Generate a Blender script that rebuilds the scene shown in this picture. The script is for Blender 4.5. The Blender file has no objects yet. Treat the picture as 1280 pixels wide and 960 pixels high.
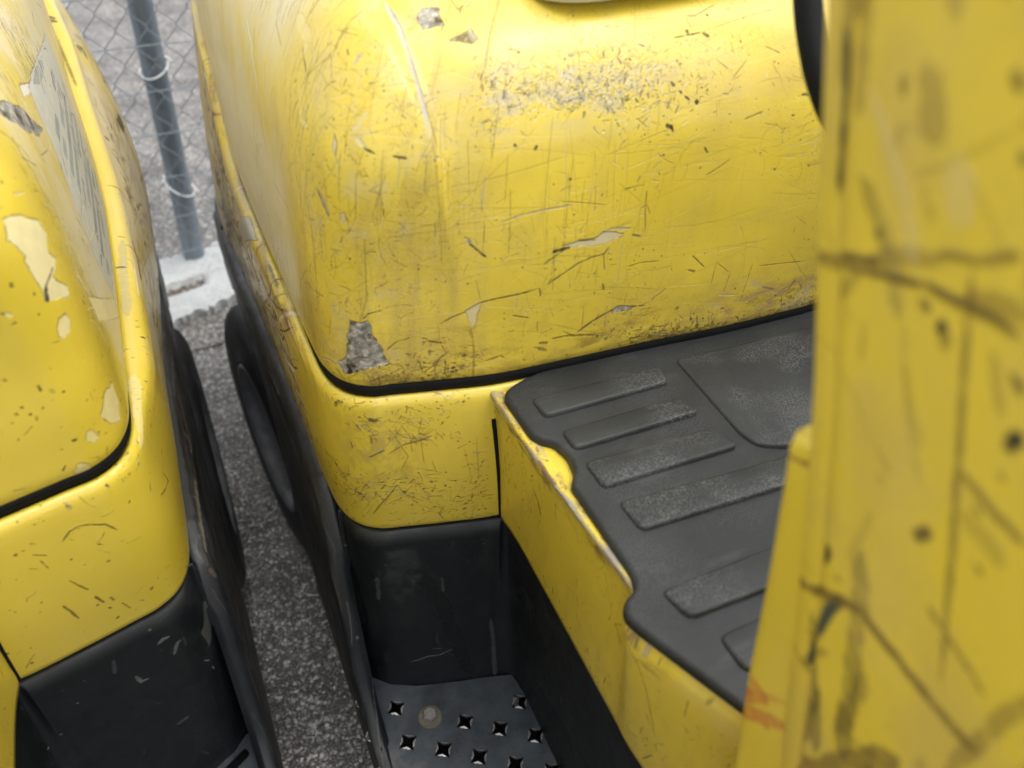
import bpy, bmesh, math, random
import numpy as np
from mathutils import Matrix, Vector

random.seed(7)
SC = bpy.context.scene
COL = SC.collection

# ------------------------------------------------------------------ camera
cam_d = bpy.data.cameras.new('camera')
cam = bpy.data.objects.new('camera', cam_d)
COL.objects.link(cam)
cam.matrix_world = Matrix((
    (0.91719361, 0.24600367, -0.31342955, 0.0),
    (-0.39765763, 0.61450329, -0.68136196, 0.0),
    (0.02498595, 0.74957848, 0.66144373, 1.35),
    (0, 0, 0, 1)))
cam_d.sensor_width = 36.0
cam_d.lens = 29.78
cam_d.clip_start = 0.02
cam_d.clip_end = 500
cam_d.dof.use_dof = True
cam_d.dof.focus_distance = 0.90
cam_d.dof.aperture_fstop = 4.4
SC.camera = cam

# ------------------------------------------------------------------ sky and sun (overcast)
SUN_EL, SUN_AZ = math.radians(70), math.radians(122)      # azimuth from +Y towards +X
world = bpy.data.worlds.new('World')
SC.world = world
world.use_nodes = True
wn = world.node_tree
wn.nodes.clear()
w_out = wn.nodes.new('ShaderNodeOutputWorld')
w_bg = wn.nodes.new('ShaderNodeBackground')
w_sky = wn.nodes.new('ShaderNodeTexSky')
w_sky.sky_type = 'NISHITA'
w_sky.sun_disc = False
w_sky.sun_elevation = SUN_EL
w_sky.sun_rotation = SUN_AZ
w_sky.dust_density = 4.0
w_sky.air_density = 1.0
w_sky.ozone_density = 0.6
w_hsv = wn.nodes.new('ShaderNodeHueSaturation')
w_hsv.inputs['Saturation'].default_value = 0.42
w_bg.inputs['Strength'].default_value = 0.15
wn.links.new(w_sky.outputs[0], w_hsv.inputs['Color'])
# overcast: an even pale cloud layer mixed over the clear sky
w_mix = wn.nodes.new('ShaderNodeMix'); w_mix.data_type = 'RGBA'
w_mix.inputs['Factor'].default_value = 0.5
w_mix.inputs['B'].default_value = (2.15, 2.2, 2.3, 1)
wn.links.new(w_hsv.outputs[0], w_mix.inputs['A'])
wn.links.new(w_mix.outputs['Result'], w_bg.inputs['Color'])
wn.links.new(w_bg.outputs[0], w_out.inputs[0])
sun_d = bpy.data.lights.new('sun', 'SUN')
sun_d.energy = 0.42
sun_d.angle = math.radians(60)
sun_d.color = (1.0, 0.965, 0.91)
sun = bpy.data.objects.new('sun', sun_d)
COL.objects.link(sun)
_d = Vector((math.sin(SUN_AZ) * math.cos(SUN_EL), math.cos(SUN_AZ) * math.cos(SUN_EL), math.sin(SUN_EL)))
sun.rotation_euler = _d.to_track_quat('Z', 'Y').to_euler()
sun.location = (0, 0, 6)
SC.view_settings.view_transform = 'Standard'
SC.view_settings.look = 'None'
SC.view_settings.exposure = 1.86
SC.view_settings.gamma = 1.0

# ------------------------------------------------------------------ body surfaces as plain functions
XC = 0.56                                   # centre line of the truck (it is symmetrical about it)
# rear -> front keys of the near side: rim curve (hood gap) and lower curve (where the black chassis starts)
RIM = [(.20,1.76,.97),(.150,1.70,.95),(.1125,1.5,.90),(.099,1.3,.85),(.088,1.13,.81),(.085,.94,.81),(.086,.73,.820),
       (.0862,.64,.829),(.089,.603,.832),(.099,.577,.834),(.118,.562,.834),(.138,.557,.834),(.187,.545,.834),
       (.229,.536,.834),(.294,.531,.834),(.378,.526,.834),(.465,.519,.834),(.56,.516,.834)]
LOW = [(.17,1.66,.50),(.12,1.63,.50),(.078,1.55,.506),(.080,1.333,.512),(.080,1.15,.558),(.080,.94,.602),(.080,.73,.632),
       (.0805,.645,.645),(.085,.605,.645),(.097,.580,.645),(.116,.566,.645),(.136,.560,.645),(.186,.547,.645),
       (.232,.537,.645),(.294,.532,.645),(.378,.527,.645),(.465,.520,.645),(.56,.517,.645)]

def catmull(K, m=14):
    K = np.array(K, float)
    out = []
    for i in range(len(K) - 1):
        p0 = K[max(i-1, 0)]; p1 = K[i]; p2 = K[i+1]; p3 = K[min(i+2, len(K)-1)]
        d1 = np.linalg.norm(p2-p1)
        a = (p2-p0) / max(np.linalg.norm(p2-p0), 1e-9) * d1
        b = (p3-p1) / max(np.linalg.norm(p3-p1), 1e-9) * d1
        for t in np.arange(m) / m:
            h = t*t*(3-2*t)
            out.append(p1*(1-h) + p2*h + a*(t*(1-t)**2) - b*(t*t*(1-t)))
    out.append(K[-1])
    return np.array(out)

def full(K, step_n):
    """near half + mirrored far half, resampled to equal arc length"""
    h = catmull(K)
    m = h[::-1][1:].copy(); m[:, 0] = 2*XC - m[:, 0]
    c = np.vstack([h, m])
    return c

def resample(c, n, ref=None):
    ref = c if ref is None else ref
    L = np.r_[0, np.cumsum(np.linalg.norm(np.diff(ref, axis=0), axis=1))]
    q = np.linspace(0, L[-1], n)
    return np.stack([np.interp(q, L, c[:, k]) for k in range(c.shape[1])], 1), L[-1]

NS = 961
_rim = full(RIM, 0); _low = full(LOW, 0)
RIMC, PERIM = resample(_rim, NS)
LOWC, _ = resample(_low, NS, _rim)          # same correspondence as the rim

def out_normal(C):
    t = np.gradient(C[:, :2], axis=0)
    t /= np.linalg.norm(t, axis=1)[:, None]
    n = np.stack([-t[:, 1], t[:, 0]], 1)
    # the curve runs rear -> front on the near side, so outward is to its right
    s = np.sign((n * (C[:, :2] - np.array([XC, 1.1]))).sum(1).mean())
    return n * s

def sstep(a, b, x):
    t = np.clip((x-a)/(b-a), 0, 1)
    return t*t*(3-2*t)

H_INS = [(0,.003),(.006,0),(.02,.0),(.10,.004),(.17,.012),(.215,.022),(.25,.040),(.28,.068),(.300,.105),(.312,.15),(.318,.20),(.320,.27)]
def hood_profile(n=84):
    P = catmull([(h, i) for h, i in H_INS], 12)
    R, L = resample(P, n)
    return R, L

HPROF, HLEN = hood_profile()
def hood_surface():
    """(NS, n, 3) grid and (NS, n, 2) uv in metres: hood wall from the seal up and over the crown"""
    B = RIMC.copy(); B[:, 2] += .010
    n = len(HPROF)
    G = np.zeros((NS, n, 3))
    ztop = .842 + .320
    ym = 1.12
    for j, (h, ins) in enumerate(HPROF):
        f = h / .320
        zb = B[:, 2]
        z = zb + (ztop - zb) * f + 0.03 * sstep(.7, 1.9, B[:, 1]) * f
        x = XC + (B[:, 0]-XC) * (1 - (ins*.82) / (XC-.086))
        y = ym + (B[:, 1]-ym) * (1 - ins / (ym-.53))
        G[:, j] = np.stack([x, y, z], 1)
    # raised corner block that ends in a ridge running down the front face (both front corners)
    nrm = out_normal(B)
    for side in (0, 1):
        X = G[:, :, 0] if side == 0 else 2*XC - G[:, :, 0]
        Z = G[:, :, 2]
        xr = np.interp(Z, [.95, 1.0, 1.05, 1.09, 1.12, 1.15, 1.18], [.196, .192, .188, .183, .176, .166, .153])
        front = sstep(.9, .66, G[:, :, 1])
        amp = .0120 * sstep(.93, 1.07, Z) * front
        k = sstep(.010, -.001, X - xr) * amp
        k = k + sstep(.05, .0, np.abs(X-xr-.004)) * 0
        G[:, :, 0] += nrm[:, None, 0] * k * .3
        G[:, :, 1] += nrm[:, None, 1] * k
        G[:, :, 2] += k * .4 * sstep(1.08, 1.15, Z)
    # slight waviness of hand-worn sheet
    G[:, :, 1] += .0012*np.sin(G[:, :, 0]*23+1.0)*np.sin(G[:, :, 2]*31) * sstep(.86, .92, G[:, :, 2])
    u = np.linspace(0, PERIM, NS)[:, None] + np.zeros((1, n))
    v = np.linspace(0, HLEN, n)[None, :] + np.zeros((NS, 1))
    return G, np.stack([u, v], 2)

F_PROF = [(-.010,-.020,0),(-.006,-.004,0),(-.001,-.0005,0),(.003,-.002,0),(.006,-.007,0),(.0075,-.018,0)]   # (offset, dz, _) at the rim
def frame_surface(bulge=0.0):
    """yellow body frame below the hood: rim lip, then down to the chassis"""
    n1 = out_normal(RIMC); n2 = out_normal(LOWC)
    prof = catmull([(a, b) for a, b, _ in F_PROF], 4)
    cols = []
    dist = []
    d = 0
    side = sstep(.60, .75, RIMC[:, 1])       # the lip is broader along the sides
    for a, b in prof:
        p = RIMC.copy(); p[:, :2] += n1 * (a*(1+.55*side) + max(a, 0)*bulge*45*side)[:, None]; p[:, 2] += b
        cols.append(p)
    top = cols[-1]
    bot = LOWC.copy(); bot[:, :2] += n2 * .002; bot[:, 2] += .004
    for t in np.linspace(0, 1, 30)[1:]:
        p = top*(1-t) + bot*t
        p[:, :2] += n1 * (.004*math.sin(t*math.pi) + bulge*sstep(.8, 1.45, p[:, 1])*math.sin(t*math.pi)**.6)[:, None]
        cols.append(p)
    for a, b in ((.0015, .0025), (-.001, .001), (-.004, .0)):
        p = LOWC.copy(); p[:, :2] += n2*a; p[:, 2] += b + .001
        cols.append(p)
    G = np.stack(cols, 1)
    i0 = int(NS*.38)
    dv = np.r_[0, np.cumsum(np.linalg.norm(np.diff(G[i0], axis=0), axis=1))]
    u = np.linspace(0, PERIM, NS)[:, None] + np.zeros((1, G.shape[1]))
    v = dv[None, :] + np.zeros((NS, 1))
    return G, np.stack([u, v], 2)

FLT = [(.2225,.532,.829),(.2245,.500,.829),(.2270,.44,.829),(.2322,.37,.829),(.2368,.31,.829),(.2370,.294,.829),(.2335,.287,.829),(.2255,.280,.828),(.2205,.270,.826),
       (.2255,.255,.825),(.235,.232,.825),(.2545,.188,.825),(.285,.12,.825),(.32,.05,.825)]
FLB = [(.2375,.532,.645),(.2405,.500,.645),(.241,.44,.645),(.241,.36,.645),(.241,.30,.645),(.241,.285,.645),(.2405,.275,.645),(.2405,.265,.645),
       (.2415,.25,.645),(.2435,.232,.645),(.252,.19,.645),(.275,.12,.645),(.31,.05,.645)]
def floor_side_surface():
    T = catmull(FLT, 8); Bt = catmull(FLB, 8)
    T, L = resample(T, 160); 
    Bt, _ = resample(Bt, 160)
    # match by y so the seams stay upright
    Bm = np.stack([np.interp(-T[:, 1], -Bt[:, 1], Bt[:, 0]), T[:, 1], Bt[:, 2]], 1)
    n = out_normal(T)
    t2 = np.gradient(T[:, :2], axis=0); t2 /= np.linalg.norm(t2, axis=1)[:, None]
    n = np.stack([t2[:, 1], -t2[:, 0]], 1); n *= np.sign(-n[:, 0].mean())
    big = sstep(.285, .262, T[:, 1])          # shoulder radius grows on the forward part
    r = .003 + .012*big
    cols = []
    p = T.copy(); p[:, :2] -= n * (.012 + .014*big)[:, None]; p[:, 2] += .0; cols.append(p)
    for k in range(9):
        a = k/8*math.pi/2
        p = T.copy()
        p[:, :2] += n * (-(r)*(1-math.sin(a)))[:, None]
        p[:, 2] += -r*(1-math.cos(a)) + .002*(1-big)
        cols.append(p)
    top = cols[-1]
    # the narrow part curls in under its lip, the forward part falls straight
    neck = top.copy(); neck[:, :2] -= n*(.003*(1-big))[:, None]; neck[:, 2] -= .010
    cols.append(neck)
    for t in np.linspace(0, 1, 26)[1:]:
        cols.append(neck*(1-t) + Bm*t)
    p = Bm.copy(); p[:, 0] += .006; cols.append(p)
    G = np.stack(cols, 1)
    dv = np.r_[0, np.cumsum(np.linalg.norm(np.diff(G[40], axis=0), axis=1))]
    u = np.linspace(0, L, 160)[:, None] + np.zeros((1, G.shape[1]))
    v = dv[None, :] + np.zeros((160, 1))
    return G, np.stack([u, v], 2)

# outer front guard leg: a leaning box section; its wide outer face looks along -X
def leg_edge(z):                             # y of its rear edge at height z
    return np.interp(z, [.5,.80,.917,1.0,1.06,1.12,1.186,1.263,1.5,2.1], [-.01,.083,.118,.139,.156,.175,.199,.226,.31,.52])
LEGZ = [.60, .78, .90, .98, 1.05, 1.10, 1.15, 1.20, 1.25, 1.30, 1.45, 1.7, 2.05]
def leg_surface():
    Z = np.interp(np.linspace(0, len(LEGZ)-1, 90), range(len(LEGZ)), LEGZ)
    # section (dx from outer face, dy from the groove line), walked from the inner rear corner round to the front
    sec = []
    for x, y in [(.050, .017), (.030, .017)]: sec.append((x, y))
    for k in range(9):                       # rounded rear lip
        a = k/8*math.pi/2
        sec.append((.009-.007*math.sin(a), .0005+.0165*math.cos(a)))
    sec += [(.0022, -.0005), (.0042, -.0012), (.0044, -.0030), (.0012, -.0040), (0.0, -.006)]
    for y in np.linspace(-.012, -.150, 40): sec.append((0.0, y))
    for k in range(1, 8):
        a = k/7*math.pi/2
        sec.append((.012*(1-math.cos(a)), -.150-.012*math.sin(a)))
    sec += [(.030, -.162), (.050, -.162)]
    sec = np.array(sec)
    G = np.zeros((len(sec), len(Z), 3))
    for j, z in enumerate(Z):
        G[:, j, 0] = .22 + sec[:, 0]
        G[:, j, 1] = leg_edge(z) + sec[:, 1]
        G[:, j, 2] = z
    u = np.r_[0, np.cumsum(np.linalg.norm(np.diff(sec, axis=0), axis=1))]
    U = u[:, None] + np.zeros((1, len(Z)))
    V = (Z - Z[0])[None, :] + np.zeros((len(sec), 1))
    return G, np.stack([U, V], 2)

def gusset_surface():
    """rounded cowl edge that flares rearwards from behind the leg"""
    zz = np.linspace(1.094, .60, 60)
    sec = []
    G = np.zeros((26, 60, 3))
    for j, z in enumerate(zz):
        d = 1.094 - z
        w = .034 + .115*d                     # how far it stands out behind the leg's own edge
        cap = math.sqrt(max(0, 1-(1-min(d/.014, 1))**2)) 
        yr = leg_edge(z) + w*cap
        yf = leg_edge(z) - .02
        r = .010*max(cap, .05)
        k = 0
        ys = np.linspace(yf, yr-r, 14)
        for y in ys: G[k, j] = (.2265, y, z); k += 1
        for a in np.linspace(0, math.pi/2, 9)[1:]:
            G[k, j] = (.2265+r*(1-math.cos(a)), yr-r+r*math.sin(a), z); k += 1
        for x in np.linspace(.2265+r, .262, 5)[1:]:
            G[k, j] = (x, yr, z); k += 1
    G[:, 0, 2] += 0
    dv = (1.094 - zz)
    u = np.r_[0, np.cumsum(np.linalg.norm(np.diff(G[:, 30], axis=0), axis=1))]
    return G, np.stack([u[:, None]+np.zeros((1, 60)), dv[None, :]+np.zeros((26, 1))], 2)

ZA = .315
LIPZ = [(-.3, .30), (.40, .30), (.50, .315), (.548, .36), (.575, .44), (.60, .55), (.625, .612), (.66, .628), (2, .628)]
def lipz(y): return np.interp(y, [a for a, b in LIPZ], [b for a, b in LIPZ])
def skirt_bottom(y):
    return np.interp(y, [-1, .86, .93, 1.0, 1.06, 1.14, 1.24, 1.33, 1.40, 1.46, 1.47, 1.6], [.2, .2, .285, .38, .445, .475, .48, .46, .42, .375, .375, .375])

def skirt_surface():
    """outer black skirt with its rounded shoulder, from the well corner to the rear, with the wheel arch"""
    Y = np.r_[np.linspace(.24, .60, 26)[:-1], np.linspace(.60, 1.56, 90)]
    low = catmull(LOW)
    k = low[:, 1] > .56
    lx = lambda y: np.interp(y, low[k][::-1][:, 1], low[k][::-1][:, 0])
    lz = lambda y: np.interp(y, low[k][::-1][:, 1], low[k][::-1][:, 2])
    G = []
    for y in Y:
        zt = min(lz(y), .645) if y > .6 else .645
        zt = min(zt, lipz(y)+.006) if y < .66 else zt
        x_in = .0815 if y > .6 else .0745
        if y > .64: x_in = lx(y)+.003
        zb = skirt_bottom(y)
        xo = .0590 + .004*sstep(.95, 1.5, y)
        sh = .022 if y > .62 else .022*sstep(.50, .62, y)+.003
        row = [(x_in+.006, y, zt-.012), (x_in, y, zt-.001)]
        for q in range(1, 9):
            a = q/8*math.pi/2
            row.append((x_in-(x_in-xo)*math.sin(a), y, zt-sh*(1-math.cos(a))-.001))
        z0 = row[-1][2]
        for t in np.linspace(0, 1, 12)[1:]:
            row.append((xo+.0012*math.sin(t*9), y, z0*(1-t)+(zb+.004)*t))
        row += [(xo+.003, y, zb), (xo+.012, y, zb), (xo+.014, y, zb+.02)]
        G.append(row)
    G = np.array(G)

    d1 = np.linalg.norm(np.diff(G, axis=1), axis=2); V = np.concatenate([np.zeros((len(G), 1)), np.cumsum(d1, 1)], 1)
    m = G[:, 10]; U = np.r_[0, np.cumsum(np.linalg.norm(np.diff(m, axis=0), axis=1))]
    return G, np.stack([U[:, None]+np.zeros_like(V), V], 2)

def well_surface():
    """the step recess: rounded back panel joined to the inner side of the lip, and the wall under the floor"""
    xs_ = catmull([(.0725,.24,0),(.0720,.32,0),(.0705,.42,0),(.0700,.53,0),(.0710,.572,0),(.0745,.600,0),(.083,.606,0),(.093,.5935,0),(.105,.580,0),(.135,.5655,0),(.187,.5505,0),(.229,.5405,0),(.247,.536,0),(.258,.529,0),(.262,.510,0),(.262,.45,0),(.262,.25,0),(.262,-.05,0)], 8)
    n = len(xs_)
    up = catmull([(.0725,.24,0),(.0720,.32,0),(.0705,.42,0),(.0700,.53,0),(.0715,.572,0),(.077,.605,0),(.085,.6075,0),(.097,.5825,0),(.113,.568,0),(.136,.5625,0),(.187,.5495,0),(.229,.5395,0),(.240,.536,0),(.245,.529,0),(.246,.510,0),(.246,.45,0),(.246,.25,0),(.246,-.05,0)], 8)
    G = []
    for i in range(n):
        zt = .643
        y = up[i, 1]; x = up[i, 0]
        if x < .080: zt = min(.643, lipz(y)+.004)
        row = []
        front = x > .080 and x < .2395
        # shoulder that rolls forward out of the panel top
        d = up[min(i+1, n-1)]-up[max(i-1, 0)]; d /= np.linalg.norm(d)
        nn = np.array([d[1], -d[0]])                      # into the well
        if nn[1] > 0 and front: nn = -nn
        amt = .011*sstep(.078, .10, x)*sstep(.2465, .238, x)
        row.append((x-nn[0]*.002, y-nn[1]*.002, zt+.000))
        for q in range(1, 9):
            a = q/8*math.pi/2
            o = amt*math.sin(a)
            row.append((x+nn[0]*o, y+nn[1]*o, zt-(.012+.004)*(1-math.cos(a))))
        z0 = row[-1][2]
        for t in np.linspace(0, 1, 16)[1:]:
            bx, by = xs_[i, 0], xs_[i, 1]
            k_ = 1-(1-t)**2
            px = (x+nn[0]*amt)*(1-t)+bx*t; py = (y+nn[1]*amt*.9*(1-sstep(0, .5, t)))*(1-t)+by*t
            row.append((px, py, z0*(1-t)+(ZA-.004)*t))
        G.append(row)
    G = np.array(G)

    d1 = np.linalg.norm(np.diff(G, axis=1), axis=2); V = np.concatenate([np.zeros((len(G), 1)), np.cumsum(d1, 1)], 1)
    m = G[:, 12]; U = np.r_[0, np.cumsum(np.linalg.norm(np.diff(m, axis=0), axis=1))]
    return G, np.stack([U[:, None]+np.zeros_like(V), V], 2)

MARKS = {
 'HOOD': [
  ('s',[[1243.7,331.5],[1263.4,312.7],[1279.2,290.0],[1289.8,270.9],[1298.1,253.0],[1303.8,238.4],[1306.2,230.8]],5.37,'P',0.6),
  ('s',[[1243.7,331.5],[1263.4,312.7],[1279.2,290.0],[1289.8,270.9],[1298.1,253.0],[1303.8,238.4]],3.59,'S',0.75),
  ('s',[[1250.2,327.3],[1269.8,306.9],[1285.2,282.1],[1296.8,259.9],[1308.7,235.0],[1313.4,221.3]],1.32,'B',0.5),
  ('s',[[1308.0,228.6],[1311.1,215.1],[1316.5,176.6],[1320.9,124.7]],1.85,'B',0.28),
  ('p',[[1278.9,316.3],[1280.4,323.7],[1294.1,325.7],[1306.1,307.8],[1288.0,305.7]],0,'G',0.9),
  ('p',[[1262.1,322.9],[1278.3,323.8],[1287.8,306.3],[1277.6,303.9],[1269.7,311.0]],0,'B',0.35),
  ('p',[[1273.5,308.1],[1300.0,304.6],[1311.5,300.4],[1302.9,296.7],[1285.1,297.3]],0,'B',0.5),
  ('p',[[1321.6,301.3],[1329.8,305.1],[1338.8,295.0],[1333.7,293.2],[1312.5,296.5]],0,'G',0.75),
  ('p',[[1301.1,303.3],[1313.2,309.7],[1327.3,306.5],[1323.1,294.9],[1309.7,296.5]],0,'B',0.25),
  ('s',[[1320.7,324.2],[1323.4,330.5]],2.46,'G',0.7),
  ('s',[[1312.6,322.1],[1317.8,326.6]],0.92,'K',0.8),
  ('s',[[940.1,234.9],[968.4,224.1],[995.5,206.9],[1009.9,188.6]],3.4,'W',0.95),
  ('s',[[1014.1,188.6],[1024.1,163.5],[1048.6,135.8]],0.9,'K',0.7),
  ('s',[[1162.0,271.0],[1186.5,260.0]],1.61,'K',0.75),
  ('s',[[1237.1,279.3],[1242.3,288.7]],2.64,'G',0.8),
  ('s',[[1229.4,288.5],[1232.2,284.8]],1.18,'K',0.7),
  ('p',[[1233.5,232.6],[1236.0,227.7],[1235.7,217.4],[1232.7,223.4]],0,'P',0.9),
  ('s',[[1249.5,233.2],[1254.1,228.1],[1258.7,225.0]],2.93,'P',0.8),
  ('s',[[1254.8,226.5],[1263.4,222.0]],1.76,'K',0.9),
  ('s',[[1277.2,219.4],[1288.5,217.1]],1.78,'K',0.85),
  ('s',[[1050.6,272.9],[1058.1,261.8],[1095.9,253.8]],0.96,'B',0.7),
  ('s',[[1272.6,275.5],[1291.4,266.4]],0.59,'B',0.6),
  ('s',[[1212.7,298.4],[1235.4,299.6]],0.71,'B',0.6),
  ('s',[[1218.4,186.9],[1226.0,180.8],[1230.6,169.1]],2.76,'G',0.8),
  ('s',[[1219.3,187.3],[1230.6,167.7]],0.99,'K',0.9),
  ('p',[[1239.4,173.0],[1243.2,175.1],[1245.0,168.6],[1241.8,165.2]],0,'P',0.7),
  ('s',[[1245.6,170.0],[1246.7,159.0]],0.86,'B',0.6),
  ('s',[[1438.1,233.7],[1437.7,229.0]],2.26,'K',0.9),
  ('s',[[1377.7,216.6],[1379.8,214.5]],1.85,'K',0.9),
  ('s',[[1395.9,210.2],[1397.8,213.0]],2.8,'K',0.95),
  ('s',[[1517.0,248.2],[1520.8,244.8]],2.89,'K',0.95),
  ('s',[[1525.3,240.2],[1527.5,238.8]],1.94,'K',0.9),
  ('s',[[1530.6,236.0],[1535.1,232.6]],1.94,'K',0.9),
  ('s',[[1541.2,232.0],[1542.0,228.9]],3.25,'K',0.95),
  ('s',[[1513.5,215.5],[1519.6,213.0]],3.25,'K',0.95),
  ('s',[[1518.8,214.3],[1520.6,209.7]],1.96,'K',0.95),
  ('s',[[1535.7,287.4],[1536.8,284.0]],2.58,'K',0.85),
  ('s',[[1551.2,283.6],[1557.1,280.5]],2.92,'K',0.8),
  ('s',[[1522.2,282.0],[1549.7,284.3]],1.16,'K',0.8),
  ('s',[[1549.7,284.3],[1596.4,293.6],[1637.7,298.6]],0.66,'B',0.5),
  ('s',[[1537.9,299.6],[1546.0,299.0],[1571.0,308.2]],1.3,'K',0.6),
  ('s',[[1557.7,299.5],[1559.8,297.9]],1.96,'K',0.8),
  ('s',[[1561.8,261.6],[1572.8,253.2]],0.91,'B',0.7),
  ('s',[[1591.9,258.4],[1577.0,246.0]],0.85,'B',0.7),
  ('s',[[1611.7,268.0],[1627.6,260.6]],0.93,'B',0.8),
  ('s',[[1588.6,212.2],[1606.9,216.4]],1.07,'B',0.8),
  ('s',[[1609.5,206.3],[1624.2,202.4]],1.69,'B',0.35),
  ('s',[[1650.1,225.2],[1655.4,223.2]],2.04,'K',0.8),
  ('s',[[1638.0,209.2],[1641.5,208.7]],1.71,'K',0.8),
  ('s',[[1551.9,193.3],[1555.7,188.1]],1.74,'K',0.8),
  ('s',[[1557.1,168.3],[1568.8,173.9],[1578.8,179.7]],1.02,'B',0.8),
  ('s',[[1479.1,167.5],[1498.0,168.1]],1.0,'B',0.7),
  ('s',[[1414.4,191.1],[1426.7,187.5],[1428.9,173.0]],0.64,'B',0.4),
  ('s',[[1369.6,155.5],[1385.8,159.4],[1406.7,161.0],[1432.4,161.1]],1.42,'G',0.7),
  ('s',[[1420.7,166.2],[1450.0,159.8],[1463.6,156.3]],0.85,'B',0.6),
  ('s',[[1342.9,143.4],[1344.3,139.1],[1351.6,132.1],[1357.7,126.5]],1.94,'K',0.9),
  ('s',[[1342.2,144.8],[1344.2,139.8]],3.22,'G',0.7),
  ('p',[[1425.1,126.5],[1438.9,128.5],[1456.0,129.8],[1461.0,133.3],[1473.3,131.8],[1481.4,128.1],[1477.2,123.6],[1458.8,123.4],[1443.9,121.7],[1434.8,123.3]],0,'P',0.95),
  ('s',[[1415.9,122.2],[1426.0,123.4],[1431.9,123.8]],3.02,'K',0.9),
  ('s',[[1438.8,129.2],[1456.2,126.8]],1.35,'K',0.8),
  ('s',[[1408.5,112.3],[1417.6,117.4],[1426.8,122.5]],1.01,'K',0.8),
  ('s',[[1459.7,130.6],[1470.8,134.5],[1488.8,131.1]],1.7,'G',0.7),
  ('s',[[1491.1,124.7],[1499.3,121.7]],2.07,'K',0.7),
  ('s',[[1319.2,66.3],[1329.6,71.6],[1340.0,75.5],[1353.7,83.7],[1367.5,85.9],[1388.9,86.9],[1406.3,89.2]],1.5,'K',0.8),
  ('p',[[1340.7,77.8],[1354.4,84.4],[1348.2,57.3],[1343.4,67.8]],0,'P',0.75),
  ('s',[[1412.7,91.9],[1428.5,100.0],[1440.6,107.1],[1453.9,110.7],[1465.3,111.5],[1468.6,117.0]],1.37,'K',0.75),
  ('s',[[1464.5,111.7],[1467.0,95.4]],1.11,'K',0.7),
  ('s',[[1466.9,81.4],[1468.5,74.3]],1.84,'K',0.7),
  ('s',[[1406.3,89.2],[1407.5,81.6]],2.06,'K',0.7),
  ('s',[[1446.3,33.1],[1460.7,42.2],[1469.9,46.3],[1479.9,50.2],[1490.2,51.4]],1.89,'K',0.8),
  ('p',[[1478.6,47.8],[1483.6,52.9],[1495.8,52.0],[1502.5,50.5],[1498.8,46.9],[1488.4,46.5]],0,'G',0.9),
  ('s',[[1500.2,49.3],[1512.5,48.4]],1.18,'K',0.8),
  ('s',[[1489.9,93.8],[1502.5,95.3],[1521.3,93.2]],0.92,'B',0.8),
  ('s',[[1500.8,149.4],[1500.9,162.2],[1501.1,146.5],[1503.6,125.4]],1.02,'B',0.7),
  ('s',[[1496.4,147.3],[1502.2,150.6],[1506.4,141.2]],1.02,'B',0.6),
  ('s',[[1382.5,65.9],[1397.6,60.1]],1.74,'B',0.8),
  ('s',[[1422.0,31.7],[1437.7,31.6],[1466.1,25.7]],2.19,'B',0.75),
  ('s',[[1351.7,176.6],[1355.0,192.3],[1352.5,171.2]],1.88,'G',0.4),
  ('s',[[1349.4,106.5],[1353.7,86.9]],1.01,'B',0.4),
  ('s',[[1345.4,59.3],[1348.3,33.0],[1347.1,-9.0]],2.12,'B',0.5),
  ('s',[[1406.1,54.7],[1406.7,43.3]],0.85,'K',0.6),
  ('s',[[1408.9,29.6],[1417.5,28.4]],2.89,'K',0.7),
  ('s',[[1408.3,24.3],[1417.2,19.5]],3.63,'K',0.6),
  ('s',[[1358.5,20.9],[1372.5,24.6],[1376.3,21.1]],2.15,'K',0.7),
  ('s',[[1311.3,23.1],[1325.6,35.7]],1.41,'B',0.7),
  ('s',[[1308.4,49.1],[1320.1,46.0]],2.35,'K',0.9),
  ('s',[[1303.0,53.0],[1307.1,51.8]],1.79,'K',0.8),
  ('s',[[1299.6,11.7],[1314.9,23.6],[1321.4,33.6]],1.13,'B',0.7),
  ('s',[[1254.2,76.6],[1259.2,82.0],[1271.4,84.3]],1.33,'K',0.8),
  ('s',[[1258.3,152.7],[1259.0,99.8],[1253.6,78.1]],1.56,'B',0.45),
  ('s',[[1272.3,43.4],[1280.9,51.0],[1292.7,54.1]],1.37,'B',0.8),
  ('s',[[1181.1,86.5],[1203.4,87.9],[1217.1,89.6]],1.09,'B',0.7),
  ('s',[[1198.2,16.3],[1214.7,22.2],[1223.8,21.4]],2.14,'G',0.7),
  ('s',[[1223.3,17.5],[1232.8,6.5]],1.14,'K',0.8),
  ('p',[[1243.1,75.3],[1249.9,73.8],[1258.8,75.0],[1261.8,60.1],[1267.7,45.8],[1269.2,36.8],[1274.3,28.1],[1262.4,25.5],[1248.2,22.6],[1232.5,15.3],[1224.9,22.7],[1235.9,34.9],[1239.1,53.9]],0,'G',1),
  ('s',[[1239.3,30.6],[1247.9,37.6],[1256.2,36.6]],2.08,'K',0.6),
  ('s',[[1555.3,92.6],[1569.8,77.9]],1.09,'B',0.9),
  ('s',[[1581.6,81.5],[1579.6,58.2]],0.89,'B',0.7),
  ('s',[[1581.6,81.5],[1596.6,67.9]],0.89,'B',0.7),
  ('s',[[1598.5,66.6],[1595.3,47.0]],0.9,'B',0.7),
  ('s',[[1621.9,72.2],[1616.9,33.0]],0.84,'B',0.6),
  ('s',[[1629.0,68.1],[1655.1,65.1],[1684.1,61.4]],1.14,'B',0.7),
  ('s',[[1553.3,78.3],[1560.2,75.4]],2.19,'B',0.8),
  ('p',[[1604.6,61.9],[1635.0,53.6],[1644.6,44.1],[1628.4,42.3],[1612.9,51.3]],0,'P',0.35),
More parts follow.
